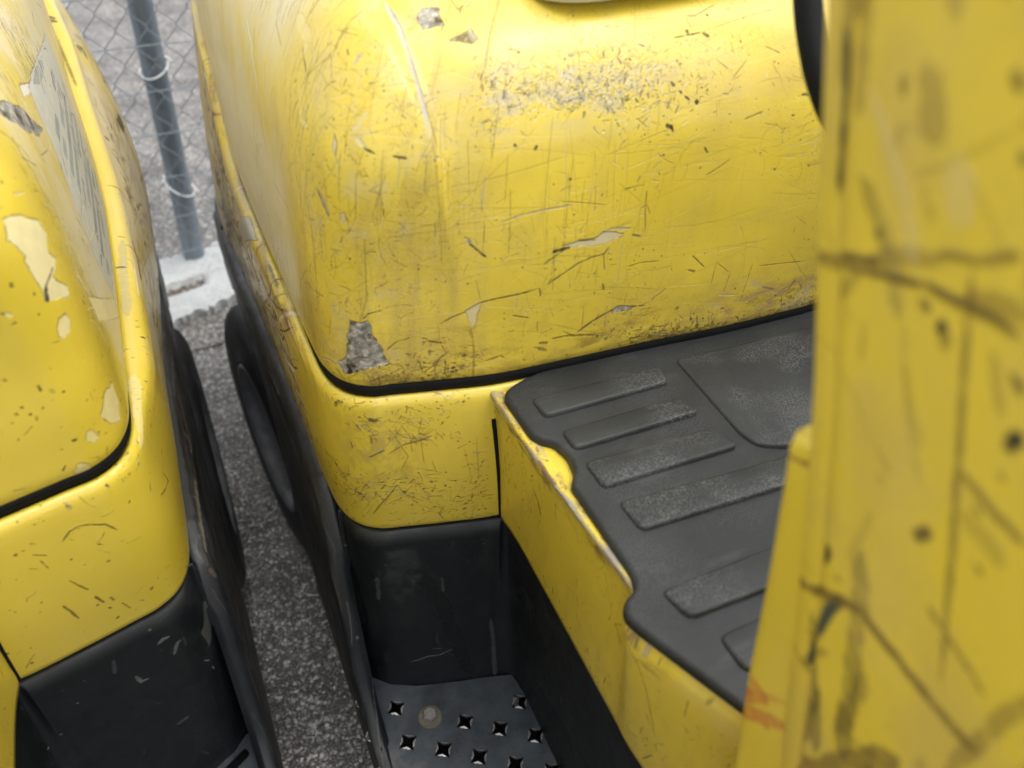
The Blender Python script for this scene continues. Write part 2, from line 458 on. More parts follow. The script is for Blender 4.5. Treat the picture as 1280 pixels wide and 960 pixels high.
  ('s',[[1590.7,44.4],[1610.9,40.0]],1.9,'P',0.6),
  ('s',[[1673.0,31.8],[1678.1,41.7]],1.96,'K',0.5),
  ('s',[[1639.4,42.5],[1655.9,35.9]],1.55,'K',0.6),
  ('p',[[1653.3,15.0],[1675.5,21.8],[1700.5,36.6],[1717.8,-6.8],[1686.0,-4.8]],0,'P',0.4),
  ('p',[[1572.2,38.2],[1593.6,38.3],[1600.3,27.5],[1587.1,27.6]],0,'P',0.4),
  ('s',[[1626.4,-6.0],[1648.2,-9.2]],1.59,'K',0.9),
  ('s',[[1633.4,-7.1],[1634.1,-9.2]],3.18,'K',0.95),
  ('s',[[1525.6,12.6],[1556.6,6.2],[1590.1,-2.1]],1.7,'G',0.6),
  ('s',[[1541.3,10.0],[1548.0,-9.2]],2.31,'K',0.5),
  ('s',[[1049.8,124.9],[1128.4,131.7],[1151.2,111.9]],1.44,'B',0.4),
  ('s',[[965.6,97.8],[954.2,51.8],[987.2,61.6]],2.12,'W',0.6),
  ('s',[[1254.3,250.9],[1251.1,242.6],[1245.9,238.3]],3.51,'P',0.45),
  ('s',[[1177.3,247.6],[1191.5,228.7],[1203.7,228.4]],3.71,'C',0.5),
  ('s',[[1120.7,284.3],[1167.7,281.2],[1171.4,267.9]],10.15,'C',0.5),
 ],
 'HOOD_L': [
  ('p',[[2169.1,214.6],[2178.8,211.8],[2187.5,206.5],[2202.4,194.4],[2204.5,183.1],[2192.6,175.3],[2200.6,165.9],[2183.8,161.2],[2186.1,154.8],[2196.5,143.9],[2194.4,136.9],[2176.2,145.1],[2166.8,150.8],[2168.6,161.9],[2166.6,173.5],[2167.2,186.2],[2169.0,186.8],[2167.5,195.4],[2163.9,204.0]],0,'C',1),
  ('s',[[2188.5,164.8],[2176.2,161.7],[2171.6,159.7]],1.69,'K',0.85),
  ('s',[[2171.6,159.7],[2167.9,150.0]],3.35,'K',0.95),
  ('p',[[2169.0,134.8],[2178.1,132.5],[2179.9,125.3],[2173.9,119.5],[2164.9,118.9],[2162.1,125.3]],0,'C',0.8),
  ('s',[[2156.4,120.5],[2162.4,118.4]],0.69,'K',0.6),
  ('p',[[2181.1,55.6],[2200.7,50.0],[2198.3,33.0],[2186.2,21.1],[2174.2,27.3],[2166.4,41.2]],0,'C',0.75),
  ('p',[[2151.2,38.6],[2156.0,38.1],[2158.5,27.3],[2151.7,25.1],[2148.1,32.3]],0,'C',0.6),
  ('p',[[2130.6,8.3],[2137.1,13.6],[2142.8,8.0],[2146.0,-6.5],[2137.8,-9.2],[2131.6,-3.7]],0,'C',0.7),
  ('p',[[2310.3,242.5],[2333.4,231.0],[2361.5,215.5],[2373.2,201.7],[2398.9,185.2],[2367.0,192.0],[2329.6,207.8],[2303.0,226.1],[2280.6,242.5]],0,'G',1),
  ('p',[[2406.7,220.7],[2467.5,201.5],[2501.5,187.2],[2533.4,173.9],[2526.3,161.6],[2473.2,179.5],[2466.8,188.2],[2430.7,204.9],[2392.9,214.7]],0,'W',0.95),
  ('p',[[2477.1,203.9],[2621.9,181.7],[2738.0,157.9],[2735.3,134.9],[2692.7,108.0],[2664.6,79.5],[2650.3,29.9],[2621.9,15.3],[2514.6,11.8],[2387.1,23.8],[2368.9,75.1],[2383.1,112.1],[2389.6,139.7],[2410.3,164.2],[2417.6,189.9],[2437.7,207.0]],0,'D',0.92),
  ('s',[[2583.0,125.1],[2590.1,107.8]],2.15,'K',0.9),
  ('s',[[2640.3,134.4],[2625.5,130.4]],5.29,'K',0.6),
  ('p',[[2517.3,195.2],[2604.2,179.8],[2572.4,174.8],[2505.1,187.1],[2469.7,198.9]],0,'Q',0.6),
  ('p',[[2243.1,106.8],[2382.8,24.5],[2377.6,6.7],[2244.9,81.9]],0,'C',0.8),
  ('s',[[2326.8,191.2],[2370.8,178.0]],1.0,'K',0.7),
  ('s',[[2847.2,147.9],[2908.2,113.6]],2.03,'K',0.6),
  ('s',[[2251.5,219.2],[2282.3,200.5]],1.31,'K',0.7),
  ('s',[[2262.9,230.6],[2264.3,228.1]],2.34,'B',0.7),
  ('s',[[2139.7,158.8],[2141.9,154.7]],2.7,'C',0.8),
  ('s',[[2137.2,160.0],[2138.9,157.0]],1.07,'K',0.8),
  ('s',[[2139.2,148.2],[2142.4,148.7]],1.64,'K',0.8),
  ('s',[[2191.3,220.3],[2204.9,213.7]],1.64,'P',0.8),
  ('s',[[2161.6,162.3],[2161.8,160.1]],1.65,'K',0.8),
  ('s',[[2135.0,94.4],[2135.0,88.5]],1.74,'K',0.8),
  ('s',[[2147.7,80.7],[2149.4,80.2]],1.78,'K',0.8),
  ('s',[[2139.0,37.0],[2142.5,36.6]],2.45,'K',0.8),
  ('s',[[2088.0,13.0],[2096.4,11.0]],0.85,'K',0.8),
  ('s',[[2123.7,12.3],[2127.7,17.1]],1.24,'K',0.8),
  ('s',[[2121.9,73.7],[2122.3,71.9]],1.75,'K',0.8),
  ('s',[[2309.8,188.1],[2285.6,185.6]],0.76,'B',0.4),
  ('s',[[2141.1,87.0],[2142.5,83.1]],3.51,'B',0.4),
  ('s',[[2124.9,69.8],[2123.9,65.7]],1.76,'B',0.5),
  ('s',[[2143.6,14.8],[2149.5,11.7],[2158.1,-9.2]],0.63,'B',0.4),
 ],
 'FRAME': [
  ('s',[[1366.1,37.3],[1370.1,101.0],[1379.3,216.6]],2.53,'K',0.95),
  ('s',[[1275.3,25.5],[1295.6,3.8],[1323.9,31.7],[1356.1,-1.4]],1.47,'P',0.5),
  ('s',[[1252.3,45.7],[1259.4,46.7]],3.63,'B',0.9),
  ('s',[[1241.8,53.8],[1243.0,56.4]],2.2,'B',0.8),
  ('s',[[1253.1,66.8],[1253.8,77.1]],2.23,'B',0.7),
  ('s',[[1250.2,94.7],[1262.5,85.1]],1.21,'K',0.8),
  ('s',[[1265.6,91.0],[1281.6,80.8],[1296.6,77.6],[1307.9,72.9]],1.8,'B',0.75),
  ('p',[[1283.9,78.0],[1296.9,67.3],[1309.7,60.9],[1304.1,76.5],[1291.2,83.2]],0,'B',0.4),
  ('p',[[1254.3,127.7],[1261.0,116.1],[1276.7,105.2],[1287.9,109.1],[1292.5,131.0],[1279.2,136.4],[1274.3,121.0],[1260.6,125.5]],0,'B',0.3),
  ('s',[[1257.3,141.4],[1260.8,135.4]],1.57,'K',0.9),
  ('s',[[1247.2,185.2],[1259.0,160.0],[1271.9,137.7]],1.28,'B',0.85),
  ('s',[[1235.0,158.7],[1242.8,139.8],[1248.7,128.5]],1.58,'B',0.5),
  ('s',[[1194.3,118.9],[1213.6,119.0],[1224.0,134.3],[1226.5,142.4]],3.96,'B',0.4),
  ('s',[[1270.9,63.8],[1284.6,97.4],[1276.1,118.9]],0.91,'B',0.6),
  ('s',[[1279.1,54.9],[1287.2,71.1],[1288.6,92.5]],0.9,'B',0.6),
  ('s',[[1307.0,106.2],[1310.4,124.2]],0.93,'B',0.5),
  ('s',[[1337.5,94.3],[1344.7,142.7]],0.94,'B',0.3),
  ('s',[[1227.4,31.7],[1222.1,40.9]],3.64,'K',0.6),
  ('s',[[1296.8,72.4],[1299.3,110.7]],0.91,'B',0.5),
  ('s',[[1348.8,80.0],[1350.7,143.9]],0.93,'B',0.4),
  ('p',[[791.8,48.8],[841.5,27.0],[878.1,27.7],[898.4,27.7],[800.5,77.5],[703.9,106.8]],0,'S',0.95),
  ('s',[[729.0,46.6],[783.7,44.5]],4.18,'B',0.5),
  ('s',[[905.9,25.6],[956.8,27.9],[1028.3,28.6]],3.6,'G',0.6),
  ('s',[[892.4,51.9],[952.3,51.1]],4.69,'G',0.55),
  ('s',[[1042.6,30.3],[1121.4,32.6],[1162.4,46.2]],6.43,'R',0.45),
  ('s',[[1020.2,33.2],[1087.1,33.3]],4.21,'K',0.45),
  ('s',[[959.0,26.6],[1013.3,27.1]],2.66,'K',0.55),
  ('s',[[1115.1,26.5],[1181.3,33.2],[1193.2,54.2]],3.85,'R',0.35),
  ('s',[[1000.5,20.9],[1061.5,22.2]],2.57,'C',0.6),
  ('s',[[1075.1,30.7],[1148.4,35.5]],2.4,'C',0.4),
 ],
 'FRAME_L': [
  ('s',[[2095.9,119.6],[2101.6,133.5]],1.63,'B',0.8),
  ('s',[[2092.8,111.0],[2095.9,119.6]],1.08,'B',0.8),
  ('s',[[2103.4,145.6],[2107.5,160.5]],2.11,'B',0.9),
  ('s',[[2079.5,137.8],[2082.4,149.8],[2084.8,164.7]],2.07,'B',0.85),
  ('s',[[2113.3,156.7],[2114.9,163.9]],2.14,'B',0.8),
  ('s',[[2119.5,173.1],[2123.7,188.0]],1.31,'B',0.8),
  ('s',[[2109.7,192.2],[2112.3,190.5]],2.56,'B',0.9),
  ('s',[[2101.3,158.2],[2102.9,159.9]],2.47,'B',0.9),
  ('s',[[2108.4,169.9],[2110.3,173.4]],2.15,'B',0.9),
  ('s',[[2133.7,183.1],[2136.5,186.2]],1.48,'B',0.8),
  ('s',[[2067.2,121.1],[2068.2,121.9]],1.99,'B',0.8),
  ('s',[[2061.3,107.4],[2059.6,112.8]],1.31,'B',0.6),
  ('s',[[2105.6,50.3],[2110.7,59.0]],1.54,'B',0),
  ('s',[[2101.5,66.2],[2109.5,59.0],[2117.3,57.8],[2125.2,61.3],[2135.8,68.3],[2140.6,79.8]],1.7,'B',0.85),
  ('s',[[2079.4,65.7],[2087.7,73.0]],1.28,'B',0.8),
  ('s',[[2123.7,86.2],[2125.4,87.4]],2.0,'K',0.8),
  ('s',[[2206.9,83.1],[2212.1,100.5],[2196.1,94.8],[2184.1,89.1]],1.31,'K',0.85),
  ('s',[[2179.0,64.4],[2175.6,71.7]],0.97,'K',0.8),
  ('s',[[2082.2,75.0],[2084.2,87.1]],1.29,'B',0.7),
  ('s',[[2123.6,110.7],[2126.5,110.6]],2.06,'B',0.8),
  ('s',[[2069.4,57.2],[2069.8,59.4]],2.5,'B',0.8),
  ('s',[[2573.7,27.8],[2479.9,26.0],[2404.7,25.2]],3.52,'G',0.5),
  ('s',[[2510.5,25.3],[2506.7,25.8]],4.48,'K',0.7),
  ('s',[[2294.1,24.7],[2228.2,26.5],[2190.2,33.0]],7.11,'C',0.55),
  ('s',[[3116.1,24.0],[3098.4,24.9]],4.83,'K',0.8),
  ('s',[[3095.1,22.4],[2936.1,26.2]],1.4,'K',0.7),
  ('s',[[3075.1,50.4],[3050.4,50.9]],3.04,'K',0.7),
  ('s',[[3220.3,52.9],[3199.1,58.7],[3184.9,81.7]],11.8,'G',0.65),
  ('s',[[3195.5,58.7],[3177.8,70.2]],6.58,'K',0.6),
  ('s',[[3174.3,81.7],[3124.7,81.7],[3053.9,87.2]],7.79,'R2',0.55),
  ('s',[[3184.9,81.7],[3177.8,70.2]],3.95,'R',0.9),
  ('s',[[3149.5,93.2],[3092.9,86.8]],3.91,'K',0.85),
  ('s',[[3068.1,86.8],[3064.5,92.5]],6.41,'R',0.9),
  ('s',[[3016.6,89.8],[2965.4,81.3]],11.15,'K',0.9),
  ('s',[[2588.3,38.8],[2546.4,43.7],[2498.6,42.6]],3.73,'R',0.8),
  ('s',[[2522.6,34.4],[2450.9,33.8]],1.78,'W',0.6),
  ('s',[[2516.5,47.8],[2650.1,90.2]],1.48,'K',0.5),
 ],
 'FLOOR': [
  ('s',[[16.2,14.4],[40.9,22.1],[77.6,13.8],[106.6,13.4],[132.3,12.5],[164.0,13.3],[193.3,15.2],[221.7,13.5],[241.7,8.6]],3.26,'M',0.95),
  ('s',[[77.6,13.8],[131.3,11.6],[193.8,13.3]],1.63,'W',0.8),
  ('s',[[31.9,28.9],[47.4,26.7],[69.9,14.0]],2.83,'R',0.9),
  ('s',[[93.5,11.7],[118.4,11.8],[124.1,11.1]],3.31,'R',0.75),
  ('s',[[210.7,14.1],[238.2,12.3]],1.42,'R',0.8),
  ('s',[[132.3,12.5],[147.0,12.0]],0.97,'K',0.6),
  ('s',[[79.9,63.7],[89.2,70.4],[95.0,86.5]],2.16,'K',0.7),
  ('s',[[37.5,102.8],[40.8,105.2]],3.08,'B',0.7),
  ('s',[[17.3,82.5],[20.2,102.9]],1.08,'B',0.6),
  ('s',[[163.0,121.5],[167.2,134.3]],2.11,'B',0.4),
  ('s',[[203.2,152.0],[208.8,160.2]],3.48,'G',0.6),
  ('s',[[209.5,164.4],[212.9,167.0]],2.8,'G',0.5),
  ('s',[[157.2,123.1],[173.3,164.1]],1.43,'B',0.35),
  ('s',[[223.6,79.4],[232.7,94.9]],4.46,'B',0.3),
  ('s',[[284.5,12.4],[288.2,12.5]],4.51,'G',0.7),
  ('s',[[276.8,12.2],[278.7,12.4]],2.27,'K',0.6),
  ('s',[[298.0,12.5],[298.4,11.9]],1.67,'K',0.7),
  ('s',[[270.3,13.0],[282.9,29.1],[293.1,60.3],[306.6,117.1]],1.18,'K',0.5),
  ('s',[[296.9,181.4],[307.7,151.4]],1.3,'K',0.7),
  ('s',[[326.7,48.2],[326.3,23.0]],1.23,'B',0.6),
  ('s',[[295.7,95.9],[300.1,106.0]],1.23,'K',0.6),
  ('s',[[338.1,13.0],[342.1,12.0]],1.08,'K',0.7),
  ('s',[[336.7,45.7],[339.6,50.4]],0.84,'B',0.6),
 ],
 'LEG': [
  ('s',[[59.8,652.7],[61.3,641.1],[60.6,626.0],[60.4,613.0],[59.9,600.4]],2.1,'K',1),
  ('s',[[76.8,584.8],[87.6,589.2],[-0.6,553.9],[111.9,593.7],[125.5,595.4],[138.1,597.5],[148.5,598.1]],3.24,'B',0.9375),
  ('s',[[113.9,605.4],[129.7,610.8],[144.8,619.8]],2.91,'B',0.6875),
  ('s',[[108.4,586.6],[112.7,587.3]],4.78,'K',1),
  ('s',[[117.7,584.6],[119.5,583.6]],5.1,'K',1),
  ('s',[[94.5,649.7],[93.7,643.8]],3.43,'B',0.625),
  ('s',[[94.4,634.7],[93.2,628.3]],2.72,'B',0.375),
  ('s',[[128.4,609.2],[129.3,579.7],[130.8,550.7],[131.5,527.9],[133.8,497.4],[136.2,460.0]],2.85,'B',0.75),
  ('s',[[148.3,563.2],[153.1,570.5]],4.83,'K',1),
  ('s',[[132.4,543.4],[146.6,539.8],[159.7,539.0]],3.5,'B',0.6875),
  ('s',[[115.6,504.4],[122.3,512.8]],3.93,'K',0.8125),
  ('s',[[72.0,461.4],[66.3,450.8]],5.2,'K',1),
  ('s',[[81.4,445.8],[75.4,431.3],[69.1,413.4],[59.4,387.1]],4.85,'N',1),
  ('s',[[22.7,409.4],[91.1,449.0],[110.4,448.0],[128.3,447.1],[145.1,446.2],[156.4,448.0]],4.9,'B',0.875),
  ('s',[[126.3,483.2],[142.9,478.2],[155.0,473.1]],3.47,'B',0.75),
  ('s',[[93.1,524.1],[100.0,519.5]],2.69,'B',0.375),
  ('s',[[83.2,566.6],[82.2,551.2]],2.64,'B',0.3125),
  ('s',[[134.6,662.8],[138.5,661.2]],4.63,'B',0.75),
  ('s',[[140.3,645.7],[142.1,643.4]],4.02,'K',0.875),
  ('s',[[103.9,564.3],[109.5,547.7],[114.3,539.1]],3.36,'B',0.25),
  ('s',[[61.3,307.2],[99.4,365.4],[123.2,401.3]],12.14,'B',0.75),
  ('s',[[80.8,639.3],[98.5,614.6],[104.2,597.0]],5.57,'P',0.3125),
  ('s',[[119.7,635.4],[119.1,616.7]],11.04,'P',0.3125),
  ('s',[[139.5,588.4],[145.2,571.5]],3.7,'B',0.375),
  ('s',[[83.7,466.3],[94.2,497.6]],3.86,'B',0.25),
 ],
 'GUSSET': [
  ('s',[[77.8,171.6],[61.6,170.0],[112.8,228.1],[35.0,164.8]],8.9,'RED',0.6),
  ('s',[[87.0,185.7],[100.3,201.1],[41.7,152.4]],3.99,'RED',0.35),
  ('s',[[77.8,205.1],[89.3,240.8]],2.38,'B',0.35),
  ('s',[[85.4,6.9],[95.1,24.2],[53.9,10.4]],2.16,'R',0.95),
  ('s',[[79.9,8.7],[87.7,24.0]],2.55,'W',0.5),
  ('s',[[79.7,46.1],[93.0,66.9]],2.34,'B',0.15),
 ],
 'WELL': [
  ('s',[[613.8,53.9],[634.7,99.8],[653.7,155.8],[665.2,218.9],[676.0,277.0],[689.7,340.6]],16.34,'d',0.95),
  ('s',[[609.8,278.8],[633.0,266.9],[645.9,267.8],[663.2,256.8]],1.62,'w',0.75),
  ('s',[[638.6,251.2],[650.4,251.9]],1.3,'w',0.5),
  ('s',[[711.7,204.0],[714.3,250.0],[715.6,338.9]],4.08,'g',0.7),
  ('s',[[582.3,86.6],[581.8,136.6]],4.51,'g',0.6),
  ('s',[[654.5,99.0],[656.0,130.4]],2.75,'g',0.7),
  ('s',[[476.7,3.3],[542.6,156.6],[542.0,216.1]],18.87,'d',0.7),
  ('p',[[591.7,31.9],[627.4,30.8],[634.8,91.2],[605.9,155.4],[589.2,117.8]],0,'g',0.35),
  ('s',[[495.3,-0.5],[537.7,4.8]],1.72,'d',0.9),
  ('s',[[495.3,3.6],[536.2,60.3],[540.6,54.8]],1.42,'w',0.5),
  ('s',[[869.6,63.4],[883.6,88.1]],3.26,'d',0.7),
  ('s',[[863.8,156.6],[868.3,166.4]],1.77,'w',0.5),
 ],
 'WELL_L': [
  ('s',[[607.1,44.6],[600.0,39.6],[594.6,40.5]],4.69,'w',0.6),
  ('s',[[598.5,76.6],[590.9,59.0],[587.3,58.7]],4.03,'w',0.5),
  ('s',[[637.9,77.2],[636.1,92.2],[629.2,93.7]],3.98,'w',0.6),
  ('s',[[624.6,202.8],[611.7,201.5]],5.23,'g',0.7),
  ('s',[[647.5,31.1],[652.3,54.5]],3.77,'g',0.6),
  ('p',[[565.6,79.5],[482.3,35.6],[523.5,102.3],[562.2,116.6]],0,'g',0.8),
  ('s',[[609.3,16.5],[606.6,16.0]],3.04,'m',0.8),
  ('s',[[691.0,68.2],[690.8,70.2]],2.27,'w',0.8),
  ('s',[[732.0,106.3],[731.7,108.5]],2.3,'w',0.8),
  ('s',[[717.3,105.0],[717.1,107.1]],2.32,'w',0.7),
  ('s',[[575.2,125.1],[568.9,135.8]],1.71,'w',0.6),
  ('s',[[568.6,149.0],[566.7,157.6]],1.74,'w',0.6),
 ],
 'SKIRT': [
  ('s',[[1333.3,113.4],[1066.3,80.8],[959.4,123.3],[829.8,159.1]],6.29,'m',0.5),
  ('s',[[1002.0,15.1],[871.1,20.5]],4.57,'g',0.5),
  ('s',[[829.8,-12.9],[743.1,-12.9],[650.9,-10.3]],9.99,'g',0.35),
 ],
 'SKIRT_L': [
  ('s',[[678.6,33.4],[603.7,31.2],[565.9,28.9]],4.37,'m',0.7),
  ('s',[[873.7,32.7],[797.7,36.3],[728.6,36.8]],2.99,'r',0.6),
  ('s',[[473.1,55.0],[636.6,513.2]],2.25,'w',0.9),
  ('s',[[963.0,21.1],[774.3,16.9],[616.5,19.7],[557.0,15.0]],11.34,'g',0.5),
  ('s',[[547.4,26.5],[538.8,31.4]],6.74,'r',0.8),
 ],
}
# ------------------------------------------------------------------ mesh helpers
def grid_mesh(name, G, UV=None, close_u=False, smooth=True, flip=False):
    n, m = G.shape[:2]
    V = G.reshape(-1, 3)
    I = np.arange(n*m).reshape(n, m)
    if close_u: I = np.vstack([I, I[:1]])
    a, b, c, d = I[:-1, :-1], I[1:, :-1], I[1:, 1:], I[:-1, 1:]
    F = np.stack([a, b, c, d], 2).reshape(-1, 4)
    if flip: F = F[:, ::-1]
    me = bpy.data.meshes.new(name)
    me.vertices.add(len(V)); me.vertices.foreach_set('co', V.astype(np.float32).ravel())
    me.loops.add(F.size); me.loops.foreach_set('vertex_index', F.astype(np.int32).ravel())
    me.polygons.add(len(F)); me.polygons.foreach_set('loop_start', np.arange(0, F.size, 4, dtype=np.int32))
    if UV is not None:
        uvl = me.uv_layers.new(name='uv')
        uvl.data.foreach_set('uv', UV.reshape(-1, 2)[F.ravel()].astype(np.float32).ravel())
    me.update(calc_edges=True)
    me.polygons.foreach_set('use_smooth', np.full(len(F), smooth))
    return me

def link(name, me, mat=None, parent=None, loc=None):
    o = bpy.data.objects.new(name, me)
    COL.objects.link(o)
    if mat is not None and me is not None and not me.materials: me.materials.append(mat)
    if parent is not None: o.parent = parent
    if loc is not None: o.location = loc
    return o

def tag(o, label=None, cat=None, group=None, kind=None):
    if label: o['label'] = label
    if cat: o['category'] = cat
    if group: o['group'] = group
    if kind: o['kind'] = kind
    return o

def empty(name, loc=(0, 0, 0)):
    o = bpy.data.objects.new(name, None)
    o.empty_display_size = .1
    COL.objects.link(o); o.location = loc
    return o

class MB:
    def __init__(s): s.v = []; s.f = []
    def add(s, V, F):
        o = len(s.v); s.v += [tuple(map(float, p)) for p in V]; s.f += [tuple(i+o for i in f) for f in F]
    def box(s, x0, x1, y0, y1, z0, z1):
        s.add([(x0,y0,z0),(x1,y0,z0),(x1,y1,z0),(x0,y1,z0),(x0,y0,z1),(x1,y0,z1),(x1,y1,z1),(x0,y1,z1)],
              [(0,3,2,1),(4,5,6,7),(0,1,5,4),(1,2,6,5),(2,3,7,6),(3,0,4,7)])
    def rings(s, R, close=True, caps=True):
        """list of equal-length rings"""
        n = len(R[0]); V = [p for r in R for p in r]; F = []
        for i in range(len(R)-1):
            for j in range(n if close else n-1):
                k = (j+1) % n
                F.append((i*n+j, i*n+k, (i+1)*n+k, (i+1)*n+j))
        if caps:
            F.append(tuple(range(n))[::-1]); F.append(tuple((len(R)-1)*n+j for j in range(n)))
        s.add(V, F)
    def tube(s, pts, r, n=8, closed=False):
        P = [Vector(p) for p in pts]; R = []
        up = Vector((0, 0, 1))
        for i, p in enumerate(P):
            if closed: t = P[(i+1) % len(P)] - P[i-1]
            else: t = P[min(i+1, len(P)-1)] - P[max(i-1, 0)]
            t.normalize()
            if abs(t.dot(up)) > .98: up = Vector((1, 0, 0)) if abs(t.x) < .9 else Vector((0, 1, 0))
            a = t.cross(up).normalized(); b = t.cross(a)
            up = -b if False else up
            rr = r[i] if isinstance(r, (list, tuple)) else r
            R.append([p + (a*math.cos(q*2*math.pi/n) + b*math.sin(q*2*math.pi/n))*rr for q in range(n)])
        if closed: R.append(R[0])
        s.rings(R, caps=not closed)
    def build(s, name, mat, parent=None, smooth=False, bevel=0):
        me = bpy.data.meshes.new(name)
        me.from_pydata(s.v, [], s.f); me.update()
        bm = bmesh.new(); bm.from_mesh(me)
        bmesh.ops.remove_doubles(bm, verts=bm.verts, dist=1e-6)
        bmesh.ops.recalc_face_normals(bm, faces=bm.faces)
        if bevel: bmesh.ops.bevel(bm, geom=bm.edges[:], offset=bevel, segments=2, affect='EDGES', profile=.6)
        bm.to_mesh(me); bm.free()
        if smooth:
            me.polygons.foreach_set('use_smooth', [len(q.vertices) < 13 for q in me.polygons])
            if smooth != 'all': me.set_sharp_from_angle(angle=math.radians(40))
        return link(name, me, mat, parent)

def round_poly(P, r, k=5):
    P = [Vector((p[0], p[1])) for p in P]; n = len(P); out = []
    rs = r if isinstance(r, (list, tuple)) else [r]*n
    for i in range(n):
        a, b, c = P[i-1], P[i], P[(i+1) % n]
        u = (a-b); v = (c-b)
        lu, lv = u.length, v.length; u /= lu; v /= lv
        rr = min(rs[i], lu*.45, lv*.45)
        if rr < 1e-5: out.append(b); continue
        p0 = b+u*rr; p1 = b+v*rr
        for q in range(k+1):
            t = q/k
            out.append(p0*(1-t)**2 + b*2*t*(1-t) + p1*t*t)
    return out

def inset_poly(P, d):
    n = len(P); out = []
    A = sum(P[i].x*P[(i+1) % n].y - P[(i+1) % n].x*P[i].y for i in range(n))
    sg = 1 if A > 0 else -1
    for i in range(n):
        a, b, c = P[i-1], P[i], P[(i+1) % n]
        e1 = (b-a); e2 = (c-b)
        if e1.length < 1e-9: e1 = e2
        if e2.length < 1e-9: e2 = e1
        n1 = Vector((-e1.y, e1.x)).normalized(); n2 = Vector((-e2.y, e2.x)).normalized()
        m = (n1+n2)
        if m.length < 1e-6: m = n1
        m.normalize(); out.append(b + m*sg*d/max(.5, m.dot(n1)))
    return out

def slab(mb, P, z0, z1, r=.002, k=4, zf=None):
    """rounded-top plate over polygon P (2D vectors)"""
    R = [[(p.x, p.y, z0) for p in P], [(p.x, p.y, z1-r) for p in P]]
    for q in range(1, k+1):
        a = q/k*math.pi/2
        Q = inset_poly(P, r*(1-math.cos(a)))
        R.append([(p.x, p.y, z1-r+r*math.sin(a)) for p in Q])
    mb.rings(R)

# ------------------------------------------------------------------ canvases of painted wear and side reflections (pixels made here, in numbers)
def smooth_noise(rng, h, w, cy, cx):
    gy = max(2, int(h/cy)+2); gx = max(2, int(w/cx)+2)
    g = rng.random((gy, gx)).astype(np.float32)
    y = np.linspace(0, gy-1.001, h); x = np.linspace(0, gx-1.001, w)
    yi = y.astype(int); xi = x.astype(int); fy = (y-yi); fx = (x-xi)
    fy = (fy*fy*(3-2*fy))[:, None].astype(np.float32); fx = (fx*fx*(3-2*fx))[None].astype(np.float32)
    a = g[yi][:, xi]; b = g[yi][:, xi+1]; c = g[yi+1][:, xi]; d = g[yi+1][:, xi+1]
    return (a*(1-fx)+b*fx)*(1-fy) + (c*(1-fx)+d*fx)*fy

def fbm(rng, h, w, cy, cx, o=4):
    s = 0; a = 1; t = 0
    for i in range(o):
        s = s + a*smooth_noise(rng, h, w, max(cy/2**i, 1.2), max(cx/2**i, 1.2)); t += a; a *= .55
    return s/t

YEL = (.64, .492, .046)
INK = {'K': (.018, .015, .012), 'B': (.13, .085, .015), 'W': (.60, .58, .50), 'G': (.30, .285, .245), 'P': (.52, .46, .27),
       'C': (.68, .60, .30), 'S': (.40, .39, .36), 'R': (.17, .07, .025), 'R2': (.33, .12, .08), 'N': (.05, .060, .040),
       'RED': (.42, .06, .035), 'D': (.47, .48, .44), 'Q': (.16, .19, .21), 'M': (.27, .25, .235), 'T': (.055, .038, .012), 'U': (.30, .21, .05)}

